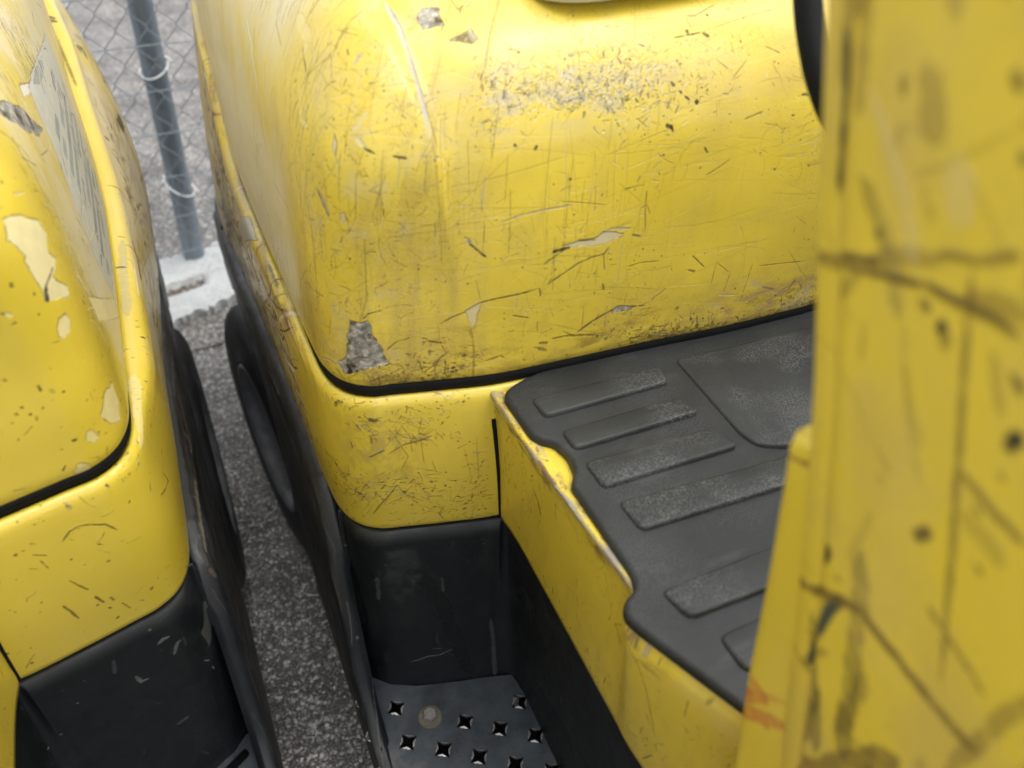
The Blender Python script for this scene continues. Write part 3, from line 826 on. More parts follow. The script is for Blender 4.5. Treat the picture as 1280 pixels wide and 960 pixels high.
class Canvas:
    def __init__(s, wm, hm, pxm, seed, base=YEL, u0=0.):
        s.u0 = u0
        s.k = pxm; s.W = int(wm*pxm); s.H = int(hm*pxm); s.wm, s.hm = wm, hm
        s.rng = np.random.default_rng(seed)
        s.C = np.zeros((s.H, s.W, 4), np.float32)
        s.C[:, :, :3] = base
        t = fbm(s.rng, s.H, s.W, .09*pxm, .09*pxm, 4)[..., None]
        s.C[:, :, :3] *= (1 + (t-.5)*np.array([.16, .18, .5]))
        s.grain = s.rng.random((s.H, s.W)).astype(np.float32)
        s.n1 = fbm(s.rng, s.H, s.W, 7, 7, 3)
        s.n2 = fbm(s.rng, s.H, s.W, 18, 18, 3)
        cl = fbm(s.rng, s.H//8+2, s.W//8+2, .05*pxm/8, .07*pxm/8, 3); s.cl = np.clip((cl-.38)*4.2, .04, 1)
    def blend(s, sl, m, col, wear):
        c = np.array(col, np.float32)
        m = m[..., None]
        s.C[sl][..., :3] = s.C[sl][..., :3]*(1-m) + c*m
        s.C[sl][..., 3] = np.maximum(s.C[sl][..., 3], m[..., 0]*wear)
    def _sd(s, P, pad):
        x0 = int(max(0, P[:, 0].min()-pad)); x1 = int(min(s.W, P[:, 0].max()+pad+2))
        y0 = int(max(0, P[:, 1].min()-pad)); y1 = int(min(s.H, P[:, 1].max()+pad+2))
        if x1 <= x0 or y1 <= y0: return None
        yy, xx = np.mgrid[y0:y1, x0:x1].astype(np.float32)
        return (slice(y0, y1), slice(x0, x1)), xx, yy
    def stroke(s, pts, w, col, alpha, rough=.5, wear=1.):
        P = (np.array(pts, np.float64)-(s.u0, 0))*s.k
        hw = max(w*s.k/2, .42)
        r = s._sd(P, hw*1.6+2)
        if r is None: return
        sl, xx, yy = r
        D = np.full(xx.shape, 1e9, np.float32); T = np.zeros_like(D)
        n = len(P)-1
        for i in range(n):
            a, b = P[i], P[i+1]; d = b-a; L = max(float(d@d), 1e-6)
            t = np.clip(((xx-a[0])*d[0]+(yy-a[1])*d[1])/L, 0, 1)
            q = np.hypot(xx-a[0]-t*d[0], yy-a[1]-t*d[1])
            m = q < D; D = np.where(m, q, D); T = np.where(m, (i+t)/n, T)
        taper = np.clip(np.minimum(T, 1-T)*7+.35, 0, 1)
        hwv = hw*taper*(.55+.9*s.n1[sl]) if rough else hw*np.ones_like(T)
        m = np.clip(hwv+.5-D, 0, 1) * (1 if hw > .5 else hw*1.6)
        if rough: m = m*np.clip(.55+1.3*(s.n1[sl]-.3)+.5*s.grain[sl], 0, 1)
        s.blend(sl, m*alpha, col, wear)
    def poly(s, pts, col, alpha, edge=2.2, wear=1., key=''):
        P = (np.array(pts, np.float64)-(s.u0, 0))*s.k
        r = s._sd(P, 4)
        if r is None: return
        sl, xx, yy = r
        inside = np.zeros(xx.shape, bool); D = np.full(xx.shape, 1e9, np.float32)
        n = len(P)
        jx = (s.n1[sl]-.5)*edge*3; jy = (s.n2[sl]-.5)*edge*4
        X, Y = xx+jx, yy+jy
        for i in range(n):
            a, b = P[i], P[(i+1) % n]
            c = ((a[1] > Y) != (b[1] > Y)) & (X < (b[0]-a[0])*(Y-a[1])/(b[1]-a[1]+1e-9)+a[0])
            inside ^= c
            d = b-a; L = max(float(d@d), 1e-6)
            t = np.clip(((X-a[0])*d[0]+(Y-a[1])*d[1])/L, 0, 1)
            D = np.minimum(D, np.hypot(X-a[0]-t*d[0], Y-a[1]-t*d[1]))
        sd = np.where(inside, D, -D)
        m = np.clip(sd+.5, 0, 1)
        if alpha < .6: m = m*np.clip((s.n2[sl]-.25)*2.4, 0, 1)*np.clip(sd/10+.2, 0, 1)
        c = np.array(col, np.float32)
        if key == 'G':
            tex = .25+2.0*s.n1[sl][..., None]**1.8*(.4+1.2*s.grain[sl][..., None])
            cc = c*tex + (s.n2[sl][..., None] > .62)*np.array([-.16, -.16, -.15])
            cc = np.clip(cc, .01, 1)
        else: cc = c*(.9+.2*s.n2[sl][..., None])
        m3 = (m*alpha)[..., None]
        s.C[sl][..., :3] = s.C[sl][..., :3]*(1-m3)+cc*m3
        s.C[sl][..., 3] = np.maximum(s.C[sl][..., 3], m*alpha*wear)
        if alpha >= .6:                       # dark torn rim of the paint film
            rim = np.clip(1.1-np.abs(sd), 0, 1)*alpha*.75*(s.n2[sl] > .36)
            s.blend(sl, rim, (.06, .045, .02), wear)
    def marks(s, name):
        for kind, pts, w, ink, a in MARKS[name]:
            P = [(x/1000, y/1000) for x, y in pts]
            if kind == 's': s.stroke(P, w/1000, INK[ink], a)
            else: s.poly(P, INK[ink], a, key='G' if ink == 'G' else '', edge=1.2 if len(P) < 5 else 2.2)
    def scatter(s, n, u, v, length, width, inks, alpha=(.4, .9), ang=None, dens=None, bend=.25):
        R = s.rng
        for _ in range(n):
            for tries in range(24):
                x = R.uniform(*u); y = R.uniform(*v)
                if (dens is None or R.random() < dens(x, y)) and R.random() < s.cl[int(min(max(y*s.k, 0), s.H-1))//8, int(min(max((x-s.u0)*s.k, 0), s.W-1))//8]: break
            else: continue
            L = R.uniform(*length)*(.4+1.2*R.random()**2)
            if ang is None: th = R.uniform(0, math.pi)
            else:
                a0, sp = ang[R.integers(len(ang))]; th = R.normal(a0, sp)
            b = R.normal(0, bend)
            P = [(x+L*t*math.cos(th+b*t), y+L*t*math.sin(th+b*t)) for t in (0, .33, .66, 1)]
            s.stroke(P, R.uniform(*width), INK[inks[R.integers(len(inks))]], R.uniform(*alpha), rough=.5)
    def specks(s, n, u, v, size, inks, dens=None, alpha=(.5, 1)):
        R = s.rng
        for _ in range(n):
            for tries in range(24):
                x = R.uniform(*u); y = R.uniform(*v)
                if (dens is None or R.random() < dens(x, y)) and R.random() < s.cl[int(min(max(y*s.k, 0), s.H-1))//8, int(min(max((x-s.u0)*s.k, 0), s.W-1))//8]: break
            else: continue
            r = R.uniform(*size)*(.5+R.random()**3)
            th = R.uniform(0, 6.28)
            P = [(x, y), (x+r*math.cos(th), y+r*math.sin(th)), (x+1.3*r*math.cos(th+.6), y+1.3*r*math.sin(th+.6))]
            s.stroke(P, r*R.uniform(.5, 1.2), INK[inks[R.integers(len(inks))]], R.uniform(*alpha))
    def wash(s, mask_fn, col, alpha, cy=.01, cx=.01, thr=.45, gain=3., wear=.4):
        """film of dirt, wear and painted-in reflections: noise gated by a density over the surface (metres)"""
        n = fbm(s.rng, s.H, s.W, cy*s.k, cx*s.k, 4)
        yy, xx = np.mgrid[0:s.H, 0:s.W].astype(np.float32)
        d = mask_fn(xx/s.k+s.u0, yy/s.k)
        m = np.clip((n-thr+.25*(s.grain-.5))*gain, 0, 1)*np.clip(d, 0, 1)*alpha
        s.blend((slice(0, s.H), slice(0, s.W)), m, col, wear)
    def image(s, name):
        im = bpy.data.images.new(name, s.W, s.H, alpha=True, float_buffer=False)
        im.colorspace_settings.name = 'sRGB'
        im.alpha_mode = 'CHANNEL_PACKED'
        c = np.clip(s.C, 0, 1)
        rgb = np.where(c[..., :3] <= .0031308, c[..., :3]*12.92, 1.055*np.power(np.maximum(c[..., :3], 1e-6), 1/2.4)-.055)
        c = np.concatenate([rgb, c[..., 3:]], 2)
        im.pixels.foreach_set(c.astype(np.float32).ravel())
        im.update(); im.pack()
        return im

# ------------------------------------------------------------------ materials
def nt(name):
    m = bpy.data.materials.new(name); m.use_nodes = True
    t = m.node_tree; b = t.nodes['Principled BSDF']
    return m, t, b
def node(t, ty, **kw):
    n = t.nodes.new(ty)
    for k, v in kw.items():
        if k.startswith('i_'): n.inputs[k[2:].replace('_', ' ')].default_value = v
        else: setattr(n, k, v)
    return n

def painted(name, cv, rough=.30, coat=.35, spec=.5):
    m, t, b = nt(name)
    b.inputs['Specular IOR Level'].default_value = spec
    im = cv.image(name)
    uv = node(t, 'ShaderNodeUVMap', uv_map='uv')
    mp = node(t, 'ShaderNodeVectorMath', operation='MULTIPLY_ADD')
    mp.inputs[1].default_value = (cv.k/cv.W, cv.k/cv.H, 1); mp.inputs[2].default_value = (-cv.u0*cv.k/cv.W, 0, 0)
    tx = node(t, 'ShaderNodeTexImage', image=im, interpolation='Cubic', extension='EXTEND')
    t.links.new(uv.outputs[0], mp.inputs[0]); t.links.new(mp.outputs[0], tx.inputs[0])
    t.links.new(tx.outputs['Color'], b.inputs['Base Color'])
    tc = node(t, 'ShaderNodeTexCoord')
    n1 = node(t, 'ShaderNodeTexNoise'); n1.inputs['Scale'].default_value = 26; n1.inputs['Detail'].default_value = 6
    t.links.new(tc.outputs['Object'], n1.inputs['Vector'])
    mr = node(t, 'ShaderNodeMapRange'); mr.inputs['From Min'].default_value = .3; mr.inputs['From Max'].default_value = .7
    mr.inputs['To Min'].default_value = rough-.06; mr.inputs['To Max'].default_value = rough+.12
    t.links.new(n1.outputs[0], mr.inputs[0])
    ad = node(t, 'ShaderNodeMath', operation='MULTIPLY_ADD'); ad.inputs[1].default_value = .45
    t.links.new(tx.outputs['Alpha'], ad.inputs[0]); t.links.new(mr.outputs[0], ad.inputs[2])
    t.links.new(ad.outputs[0], b.inputs['Roughness'])
    inv = node(t, 'ShaderNodeMath', operation='MULTIPLY_ADD'); inv.inputs[1].default_value = -coat; inv.inputs[2].default_value = coat
    t.links.new(tx.outputs['Alpha'], inv.inputs[0]); t.links.new(inv.outputs[0], b.inputs['Coat Weight'])
    b.inputs['Coat Roughness'].default_value = .14
    bp = node(t, 'ShaderNodeBump'); bp.invert = True
    bp.inputs['Strength'].default_value = .55; bp.inputs['Distance'].default_value = .0010
    n2 = node(t, 'ShaderNodeTexNoise'); n2.inputs['Scale'].default_value = 120; n2.inputs['Detail'].default_value = 3
    t.links.new(tc.outputs['Object'], n2.inputs['Vector'])
    mx = node(t, 'ShaderNodeMath', operation='MULTIPLY_ADD'); mx.inputs[1].default_value = .12
    t.links.new(n2.outputs[0], mx.inputs[0]); t.links.new(tx.outputs['Alpha'], mx.inputs[2])
    t.links.new(mx.outputs[0], bp.inputs['Height'])
    t.links.new(bp.outputs[0], b.inputs['Normal'])
    return m

def simple(name, col, rough=.5, spec=.5, metal=0, bump=0, bscale=200, var=.25, vscale=12, streak=None, coat=0, dirt=None):
    m, t, b = nt(name)
    tc = node(t, 'ShaderNodeTexCoord')
    n1 = node(t, 'ShaderNodeTexNoise'); n1.inputs['Scale'].default_value = vscale; n1.inputs['Detail'].default_value = 8; n1.inputs['Roughness'].default_value = .65
    src = tc.outputs['Object']
    if streak:
        mp = node(t, 'ShaderNodeMapping'); mp.inputs['Scale'].default_value = streak
        t.links.new(src, mp.inputs[0]); s2 = mp.outputs[0]
    else: s2 = src
    t.links.new(s2, n1.inputs['Vector'])
    cr = node(t, 'ShaderNodeValToRGB')
    c = np.array(col); lo = np.clip(c*(1-var), 0, 1); hi = np.clip(c*(1+var), 0, 1)
    cr.color_ramp.elements[0].position = .32; cr.color_ramp.elements[1].position = .68
    cr.color_ramp.elements[0].color = (*lo, 1); cr.color_ramp.elements[1].color = (*hi, 1)
    t.links.new(n1.outputs[0], cr.inputs[0])
    last = cr.outputs[0]
    if dirt:
        dcol, dscale, dthr, dstr = dirt
        n3 = node(t, 'ShaderNodeTexNoise'); n3.inputs['Scale'].default_value = dscale; n3.inputs['Detail'].default_value = 10; n3.inputs['Roughness'].default_value = .7
        t.links.new(s2, n3.inputs['Vector'])
        r3 = node(t, 'ShaderNodeMapRange'); r3.inputs['From Min'].default_value = dthr; r3.inputs['From Max'].default_value = dthr+.12; r3.inputs['To Max'].default_value = dstr
        t.links.new(n3.outputs[0], r3.inputs[0])
        mix = node(t, 'ShaderNodeMix', data_type='RGBA')
        mix.inputs['B'].default_value = (*dcol, 1)
        t.links.new(r3.outputs[0], mix.inputs['Factor']); t.links.new(last, mix.inputs['A']); last = mix.outputs['Result']
    t.links.new(last, b.inputs['Base Color'])
    mr = node(t, 'ShaderNodeMapRange'); mr.inputs['From Min'].default_value = .3; mr.inputs['From Max'].default_value = .7
    mr.inputs['To Min'].default_value = max(0, rough-.1); mr.inputs['To Max'].default_value = min(1, rough+.12)
    t.links.new(n1.outputs[0], mr.inputs[0]); t.links.new(mr.outputs[0], b.inputs['Roughness'])
    b.inputs['Specular IOR Level'].default_value = spec; b.inputs['Metallic'].default_value = metal; b.inputs['Coat Weight'].default_value = coat
    if bump:
        n2 = node(t, 'ShaderNodeTexNoise'); n2.inputs['Scale'].default_value = bscale; n2.inputs['Detail'].default_value = 4
        t.links.new(src, n2.inputs['Vector'])
        bp = node(t, 'ShaderNodeBump'); bp.inputs['Strength'].default_value = 1; bp.inputs['Distance'].default_value = bump
        t.links.new(n2.outputs[0], bp.inputs['Height']); t.links.new(bp.outputs[0], b.inputs['Normal'])
    return m

def m_plastic():
    m = simple('black_plastic', (.010, .0125, .015), .38, bump=.0007, bscale=900, var=.35, vscale=14,
               dirt=((.045, .05, .05), 9, .60, .5))
    return m
def m_skirt():
    return simple('scuffed_skirt', (.014, .016, .018), .42, bump=.0007, bscale=260, var=.5, vscale=10, streak=(14, .8, 6),
                  dirt=((.085, .075, .058), 7, .52, .55))
def m_mat(name='mat_rubber', grain=.25, lo=(.0075, .0092, .0100), hi=(.019, .0220, .0230)):
    m, t, b = nt(name)
    tc = node(t, 'ShaderNodeTexCoord')
    n1 = node(t, 'ShaderNodeTexNoise'); n1.inputs['Scale'].default_value = 9; n1.inputs['Detail'].default_value = 9; n1.inputs['Roughness'].default_value = .62
    t.links.new(tc.outputs['Object'], n1.inputs[0])
    cr = node(t, 'ShaderNodeValToRGB')
    cr.color_ramp.elements[0].position = .33; cr.color_ramp.elements[1].position = .72
    cr.color_ramp.elements[0].color = (*lo, 1); cr.color_ramp.elements[1].color = (*hi, 1)
    t.links.new(n1.outputs[0], cr.inputs[0])
    vo = node(t, 'ShaderNodeTexVoronoi'); vo.inputs['Scale'].default_value = 520
    n0 = node(t, 'ShaderNodeTexNoise'); n0.inputs['Scale'].default_value = 620; n0.inputs['Detail'].default_value = 2
    t.links.new(tc.outputs['Object'], vo.inputs['Vector']); t.links.new(tc.outputs['Object'], n0.inputs['Vector'])
    # worn-bright grain on the tops of the pebbling
    np_ = node(t, 'ShaderNodeTexNoise'); np_.inputs['Scale'].default_value = 17; np_.inputs['Detail'].default_value = 4
    t.links.new(tc.outputs['Object'], np_.inputs['Vector'])
    r1 = node(t, 'ShaderNodeMapRange'); r1.inputs['From Min'].default_value = .45; r1.inputs['From Max'].default_value = .60
    t.links.new(np_.outputs[0], r1.inputs[0])
    r2 = node(t, 'ShaderNodeMapRange'); r2.inputs['From Min'].default_value = .48; r2.inputs['From Max'].default_value = .62
    t.links.new(n0.outputs[0], r2.inputs[0])
    mu = node(t, 'ShaderNodeMath', operation='MULTIPLY'); t.links.new(r1.outputs[0], mu.inputs[0]); t.links.new(r2.outputs[0], mu.inputs[1])
    mx = node(t, 'ShaderNodeMix', data_type='RGBA'); mx.inputs['B'].default_value = (.095, .100, .098, 1)
    m5 = node(t, 'ShaderNodeMath', operation='MULTIPLY'); m5.inputs[1].default_value = grain
    t.links.new(mu.outputs[0], m5.inputs[0])
    t.links.new(m5.outputs[0], mx.inputs['Factor']); t.links.new(cr.outputs[0], mx.inputs['A'])
    # sparse tan smears
    n6 = node(t, 'ShaderNodeTexNoise'); n6.inputs['Scale'].default_value = 14; n6.inputs['Detail'].default_value = 7
    mp = node(t, 'ShaderNodeMapping'); mp.inputs['Scale'].default_value = (1, 3.5, 1); mp.inputs['Rotation'].default_value = (0, 0, .2)
    t.links.new(tc.outputs['Object'], mp.inputs[0]); t.links.new(mp.outputs[0], n6.inputs['Vector'])
    r6 = node(t, 'ShaderNodeMapRange'); r6.inputs['From Min'].default_value = .60; r6.inputs['From Max'].default_value = .75; r6.inputs['To Max'].default_value = .55
    t.links.new(n6.outputs[0], r6.inputs[0])
    mx2 = node(t, 'ShaderNodeMix', data_type='RGBA'); mx2.inputs['B'].default_value = (.062, .062, .056, 1)
    t.links.new(r6.outputs[0], mx2.inputs['Factor']); t.links.new(mx.outputs['Result'], mx2.inputs['A'])
    t.links.new(mx2.outputs['Result'], b.inputs['Base Color'])
    b.inputs['Roughness'].default_value = .58
    bp = node(t, 'ShaderNodeBump'); bp.inputs['Distance'].default_value = .0006; bp.inputs['Strength'].default_value = .8
    t.links.new(n0.outputs[0], bp.inputs['Height'])
    bp2 = node(t, 'ShaderNodeBump'); bp2.inputs['Distance'].default_value = .003; bp2.inputs['Strength'].default_value = .6
    t.links.new(n1.outputs[0], bp2.inputs['Height']); t.links.new(bp.outputs[0], bp2.inputs['Normal'])
    t.links.new(bp2.outputs[0], b.inputs['Normal'])
    return m
def m_asphalt():
    m, t, b = nt('aggregate_asphalt')
    tc = node(t, 'ShaderNodeTexCoord')
    nw = node(t, 'ShaderNodeTexNoise'); nw.inputs['Scale'].default_value = 60; nw.inputs['Detail'].default_value = 3
    t.links.new(tc.outputs['Object'], nw.inputs['Vector'])
    ad = node(t, 'ShaderNodeMix', data_type='RGBA', blend_type='LINEAR_LIGHT'); ad.inputs['Factor'].default_value = .012
    t.links.new(tc.outputs['Object'], ad.inputs['A']); t.links.new(nw.outputs['Color'], ad.inputs['B'])
    vo = node(t, 'ShaderNodeTexVoronoi'); vo.inputs['Scale'].default_value = 135
    vo2 = node(t, 'ShaderNodeTexVoronoi', feature='DISTANCE_TO_EDGE'); vo2.inputs['Scale'].default_value = 135
    vs = node(t, 'ShaderNodeTexVoronoi'); vs.inputs['Scale'].default_value = 260
    for v in (vo, vo2, vs): t.links.new(ad.outputs['Result'], v.inputs['Vector'])
    cr = node(t, 'ShaderNodeValToRGB'); e = cr.color_ramp.elements
    e[0].position = 0; e[0].color = (.18, .17, .15, 1); e[1].position = 1; e[1].color = (.78, .76, .72, 1)
    x = e.new(.38); x.color = (.30, .285, .26, 1); x = e.new(.62); x.color = (.48, .455, .415, 1)
    sep = node(t, 'ShaderNodeSeparateColor'); t.links.new(vo.outputs['Color'], sep.inputs[0])
    sep2 = node(t, 'ShaderNodeSeparateColor'); t.links.new(vs.outputs['Color'], sep2.inputs[0])
    mixv = node(t, 'ShaderNodeMix', data_type='FLOAT'); mixv.inputs['Factor'].default_value = .25
    t.links.new(sep.outputs[0], mixv.inputs['A']); t.links.new(sep2.outputs[0], mixv.inputs['B'])
    t.links.new(mixv.outputs['Result'], cr.inputs[0])
    r = node(t, 'ShaderNodeMapRange'); r.inputs['From Min'].default_value = .02; r.inputs['From Max'].default_value = .18
    t.links.new(vo2.outputs['Distance'], r.inputs[0])
    mx = node(t, 'ShaderNodeMix', data_type='RGBA'); mx.inputs['A'].default_value = (.10, .094, .084, 1)
    t.links.new(r.outputs[0], mx.inputs['Factor']); t.links.new(cr.outputs[0], mx.inputs['B'])
    n2 = node(t, 'ShaderNodeTexNoise'); n2.inputs['Scale'].default_value = 7; n2.inputs['Detail'].default_value = 8
    t.links.new(tc.outputs['Object'], n2.inputs['Vector'])
    r2 = node(t, 'ShaderNodeMapRange'); r2.inputs['From Min'].default_value = .34; r2.inputs['From Max'].default_value = .66; r2.inputs['To Min'].default_value = .78; r2.inputs['To Max'].default_value = 1.32
    t.links.new(n2.outputs[0], r2.inputs[0])
    mul = node(t, 'ShaderNodeVectorMath', operation='SCALE'); t.links.new(mx.outputs['Result'], mul.inputs[0]); t.links.new(r2.outputs[0], mul.inputs['Scale'])
    t.links.new(mul.outputs[0], b.inputs['Base Color'])
    b.inputs['Roughness'].default_value = .8
    bp = node(t, 'ShaderNodeBump'); bp.inputs['Distance'].default_value = .006; bp.inputs['Strength'].default_value = 1.0
    r3 = node(t, 'ShaderNodeMapRange'); r3.inputs['From Max'].default_value = .35
    t.links.new(vo2.outputs['Distance'], r3.inputs[0])
    ad2 = node(t, 'ShaderNodeMath', operation='MULTIPLY_ADD'); ad2.inputs[1].default_value = .8
    t.links.new(sep.outputs[1], ad2.inputs[0]); t.links.new(r3.outputs[0], ad2.inputs[2])
    t.links.new(ad2.outputs[0], bp.inputs['Height']); t.links.new(bp.outputs[0], b.inputs['Normal'])
    return m
# ------------------------------------------------------------------ canvases
HP = PERIM/2
def near(u): return np.minimum(u, PERIM-u)
def cv_hood(seed, own):
    c = Canvas(2.05, HLEN, 1750, seed, u0=0 if own else PERIM-2.05)
    # u (metres along the outline from the near rear) of the near front corner is about 1.20
    U0 = 1.20 if own else PERIM-1.20
    s = 1 if own else -1
    f = lambda x: (x-U0)*s                       # distance past the corner towards the centre
    lim = lambda a, b: (min(U0+s*a, U0+s*b), max(U0+s*a, U0+s*b))
    if own:
        c.wash(lambda x, y: np.exp(-((f(x)-.085)/.05)**2)*sstep(.36, .18, y)*.8+.15, (.36, .25, .06), .42, cy=.05, cx=.010, thr=.50, gain=4)
        c.wash(lambda x, y: .55+0*x, (.40, .29, .085), .6, cy=.07, cx=.035, thr=.50, gain=3, wear=.3)
        c.wash(lambda x, y: .8*np.exp(-((f(x)-.06)/.07)**2), (.55, .47, .25), .6, cy=.02, cx=.02, thr=.56, gain=6, wear=.4)
        c.wash(lambda x, y: sstep(.10, .0, y)*sstep(-.1, .0, f(x))*.8, (.30, .20, .05), .55, cy=.008, cx=.012, thr=.46, gain=4)
        c.wash(lambda x, y: np.exp(-((f(x)-.215)/.095)**2-((y-.250)/.024)**2)*1.25, (.40, .36, .27), .85, cy=.012, cx=.03, thr=.42, gain=4, wear=.5)
        c.wash(lambda x, y: np.exp(-((f(x)-.45)/.08)**2-((y-.024)/.025)**2)*1.2, (.38, .27, .11), .85, cy=.006, cx=.012, thr=.42, gain=5, wear=.5)
        c.wash(lambda x, y: sstep(-.03, -.12, f(x)), (.62, .56, .37), .8, cy=.12, cx=.10, thr=.26, gain=4)  # pale grazing reflection along the hood side, painted into the colour
        dens = lambda x, y: .35+.65*math.exp(-((f(x)-.05)/.06)**2)
        c.wash(lambda x, y: np.exp(-((f(x)-.09)/.06)**2)*sstep(.40, .20, y), (.30, .22, .07), .55, cy=.16, cx=.012, thr=.46, gain=3, wear=.3)
        c.wash(lambda x, y: .5+.5*sstep(.25, .5, f(x)), (.34, .24, .065), .42, cy=.03, cx=.09, thr=.50, gain=3, wear=.3)
        c.wash(lambda x, y: sstep(.05, .01, y)*sstep(-.02, .03, f(x)), (.15, .10, .03), .7, cy=.010, cx=.035, thr=.52, gain=5, wear=.4)
        c.scatter(1500, lim(-.06, .62), (0, .42), (.003, .014), (.0002, .0006), 'TTKUUP', (.4, .9), dens=dens)
        c.scatter(420, lim(-.06, .62), (0, .42), (.003, .010), (.0006, .0011), 'BKUGP', (.35, .8), dens=dens)
        c.scatter(420, lim(.0, .62), (0, .34), (.03, .11), (.0002, .0005), 'TUUC', (.25, .6), ang=[(.15, .2), (-.2, .2), (1.5, .15)], bend=.12)
        c.scatter(420, lim(-.25, .02), (0, .42), (.012, .05), (.0005, .0011), 'BBKG', (.3, .7), ang=[(1.45, .15), (1.2, .2)])
        c.scatter(260, lim(.0, .60), (0, .36), (.02, .055), (.0004, .0008), 'BBB', (.18, .5), ang=[(0.25, .25), (2.6, .3), (1.5, .2)])
        c.scatter(120, lim(.03, .62), (0, .20), (.04, .10), (.0006, .0014), 'CCB', (.10, .28), ang=[(.12, .12), (-.1, .1)], bend=.08)
        c.scatter(110, lim(.0, .30), (.02, .30), (.02, .06), (.0005, .0013), 'BBG', (.2, .5), ang=[(1.57, .04)], bend=.03)
        d2 = lambda x, y: math.exp(-((f(x)-.215)/.09)**2-((y-.250)/.022)**2)
        c.scatter(1900, lim(.03, .42), (.19, .31), (.0015, .006), (.0005, .0010), 'KGGKBW', (.4, .85), dens=d2, ang=[(1.57, .5), (.2, .6)])
        c.specks(1700, lim(-.05, .62), (0, .42), (.0004, .0012), 'TKB', alpha=(.5, .95))
        d3 = lambda x, y: math.exp(-y/.014)
        c.specks(1300, lim(-.02, .62), (0, .05), (.0008, .0022), 'KBB', dens=d3, alpha=(.4, .9))
        c.scatter(420, lim(-.01, .62), (0, .05), (.004, .014), (.0005, .0012), 'KBR', (.4, .85), dens=d3)
        c.marks('HOOD')
    else:
        c.wash(lambda x, y: sstep(-.04, -.10, f(x)), (.63, .57, .38), .85, cy=.10, cx=.10, thr=.26, gain=4)  # left hood side: reflection of the bright ground painted in as beige
        c.scatter(700, lim(-.19, -.03), (.06, .38), (.006, .03), (.0005, .0014), 'KGWCCWB', (.4, .9), ang=[(1.2, .3), (1.9, .3)])
        c.scatter(120, lim(-.14, .2), (0, .42), (.003, .012), (.0004, .0009), 'BBK', (.4, .9))
        c.specks(260, lim(-.12, .25), (0, .42), (.0009, .0022), 'BBK', alpha=(.6, 1))
        d2 = lambda x, y: math.exp(-((f(x)+.30)/.08)**2-((y-.215)/.05)**2)
        c.scatter(520, lim(-.5, -.12), (.10, .34), (.006, .02), (.0006, .0013), 'BBKG', (.4, .8), dens=d2, ang=[(.9, .15)])
        c.marks('HOOD_L')
        R = c.rng                                       # lines of worn, illegible print on the grey decal
        for v in np.arange(.034, .165, .0150):
            x = PERIM-.98+R.uniform(0, .01)+.28*(v-.03)
            while x < PERIM-.745-.15*(v-.03):
                L = R.choice([.020, .034, .052])
                if R.random() < .8: c.stroke([(x, v), (x+L, v)], .0092, (.20, .235, .25), R.uniform(.55, .85), rough=0)
                x += L+.0035
        c.scatter(420, (PERIM-1.02, PERIM-.70), (.02, .19), (.01, .06), (.0006, .0022), 'WCDDDDK', (.5, .95), ang=[(.35, .3)])
    return c
def cv_frame(seed, own):
    c = Canvas(2.05, .24, 1750, seed, u0=0 if own else PERIM-2.05)
    U0 = 1.20 if own else PERIM-1.20
    s = 1 if own else -1
    f = lambda x: (x-U0)*s
    lim = lambda a, b: (min(U0+s*a, U0+s*b), max(U0+s*a, U0+s*b))
    if own:
        c.wash(lambda x, y: sstep(-.06, -.16, f(x))*.95, (.42, .36, .24), .8, cy=.02, cx=.07, thr=.42, gain=4)
        c.wash(lambda x, y: sstep(-.04, -.12, f(x))*.8, (.12, .085, .05), .75, cy=.008, cx=.045, thr=.55, gain=6)
        c.wash(lambda x, y: sstep(-.02, -.10, f(x))*.7, (.30, .12, .04), .6, cy=.012, cx=.03, thr=.56, gain=6)
        c.wash(lambda x, y: np.exp(-((f(x)-.055)/.035)**2-((y-.09)/.05)**2)+.15, (.33, .24, .07), .55, cy=.014, cx=.008, thr=.48, gain=5)
        c.wash(lambda x, y: sstep(.035, .012, y)*sstep(-.04, .0, f(x)), (.50, .42, .22), .6, cy=.006, cx=.02, thr=.45, gain=4)
        c.scatter(520, lim(-.03, .16), (.0, .23), (.003, .012), (.0005, .0011), 'BBBKP', (.35, .8))
        c.scatter(160, lim(.02, .10), (.04, .18), (.008, .022), (.0005, .001), 'BBG', (.3, .75), ang=[(.8, .3), (2.2, .4)])
        c.specks(420, lim(-.04, .16), (0, .23), (.0008, .002), 'BBK')
        c.scatter(900, lim(-.80, -.09), (.052, .24), (.015, .07), (.0012, .0050), 'KBGCWRKB', (.5, .95), ang=[(.12, .2), (-.2, .25), (-.6, .2)])
        c.marks('FRAME')
    else:
        c.wash(lambda x, y: sstep(-.06, -.25, f(x))*sstep(.025, .04, y), (.58, .52, .36), .85, cy=.04, cx=.12, thr=.30, gain=4)  # wear plus the beige side reflection, both painted into the frame colour
        c.scatter(420, lim(-.9, -.25), (.045, .20), (.01, .06), (.001, .005), 'KBGPWCR', (.4, .9), ang=[(.1, .25), (-.3, .3)])
        c.wash(lambda x, y: sstep(-.03, -.1, f(x))*sstep(.02, .05, y)*.6, (.22, .13, .04), .6, cy=.02, cx=.05, thr=.55, gain=5)
        c.specks(170, lim(-.3, .2), (0, .23), (.0009, .0022), 'BBK')
        c.scatter(90, lim(-.3, .2), (0, .23), (.003, .014), (.0005, .0011), 'BBG', (.4, .8))
        c.specks(160, lim(-.5, .12), (0, .04), (.0009, .0022), 'KBG')
        c.scatter(160, lim(-.5, -.1), (.03, .2), (.02, .06), (.0007, .0016), 'KBGW', (.3, .8), ang=[(.1, .2)])
        c.marks('FRAME_L')
    return c

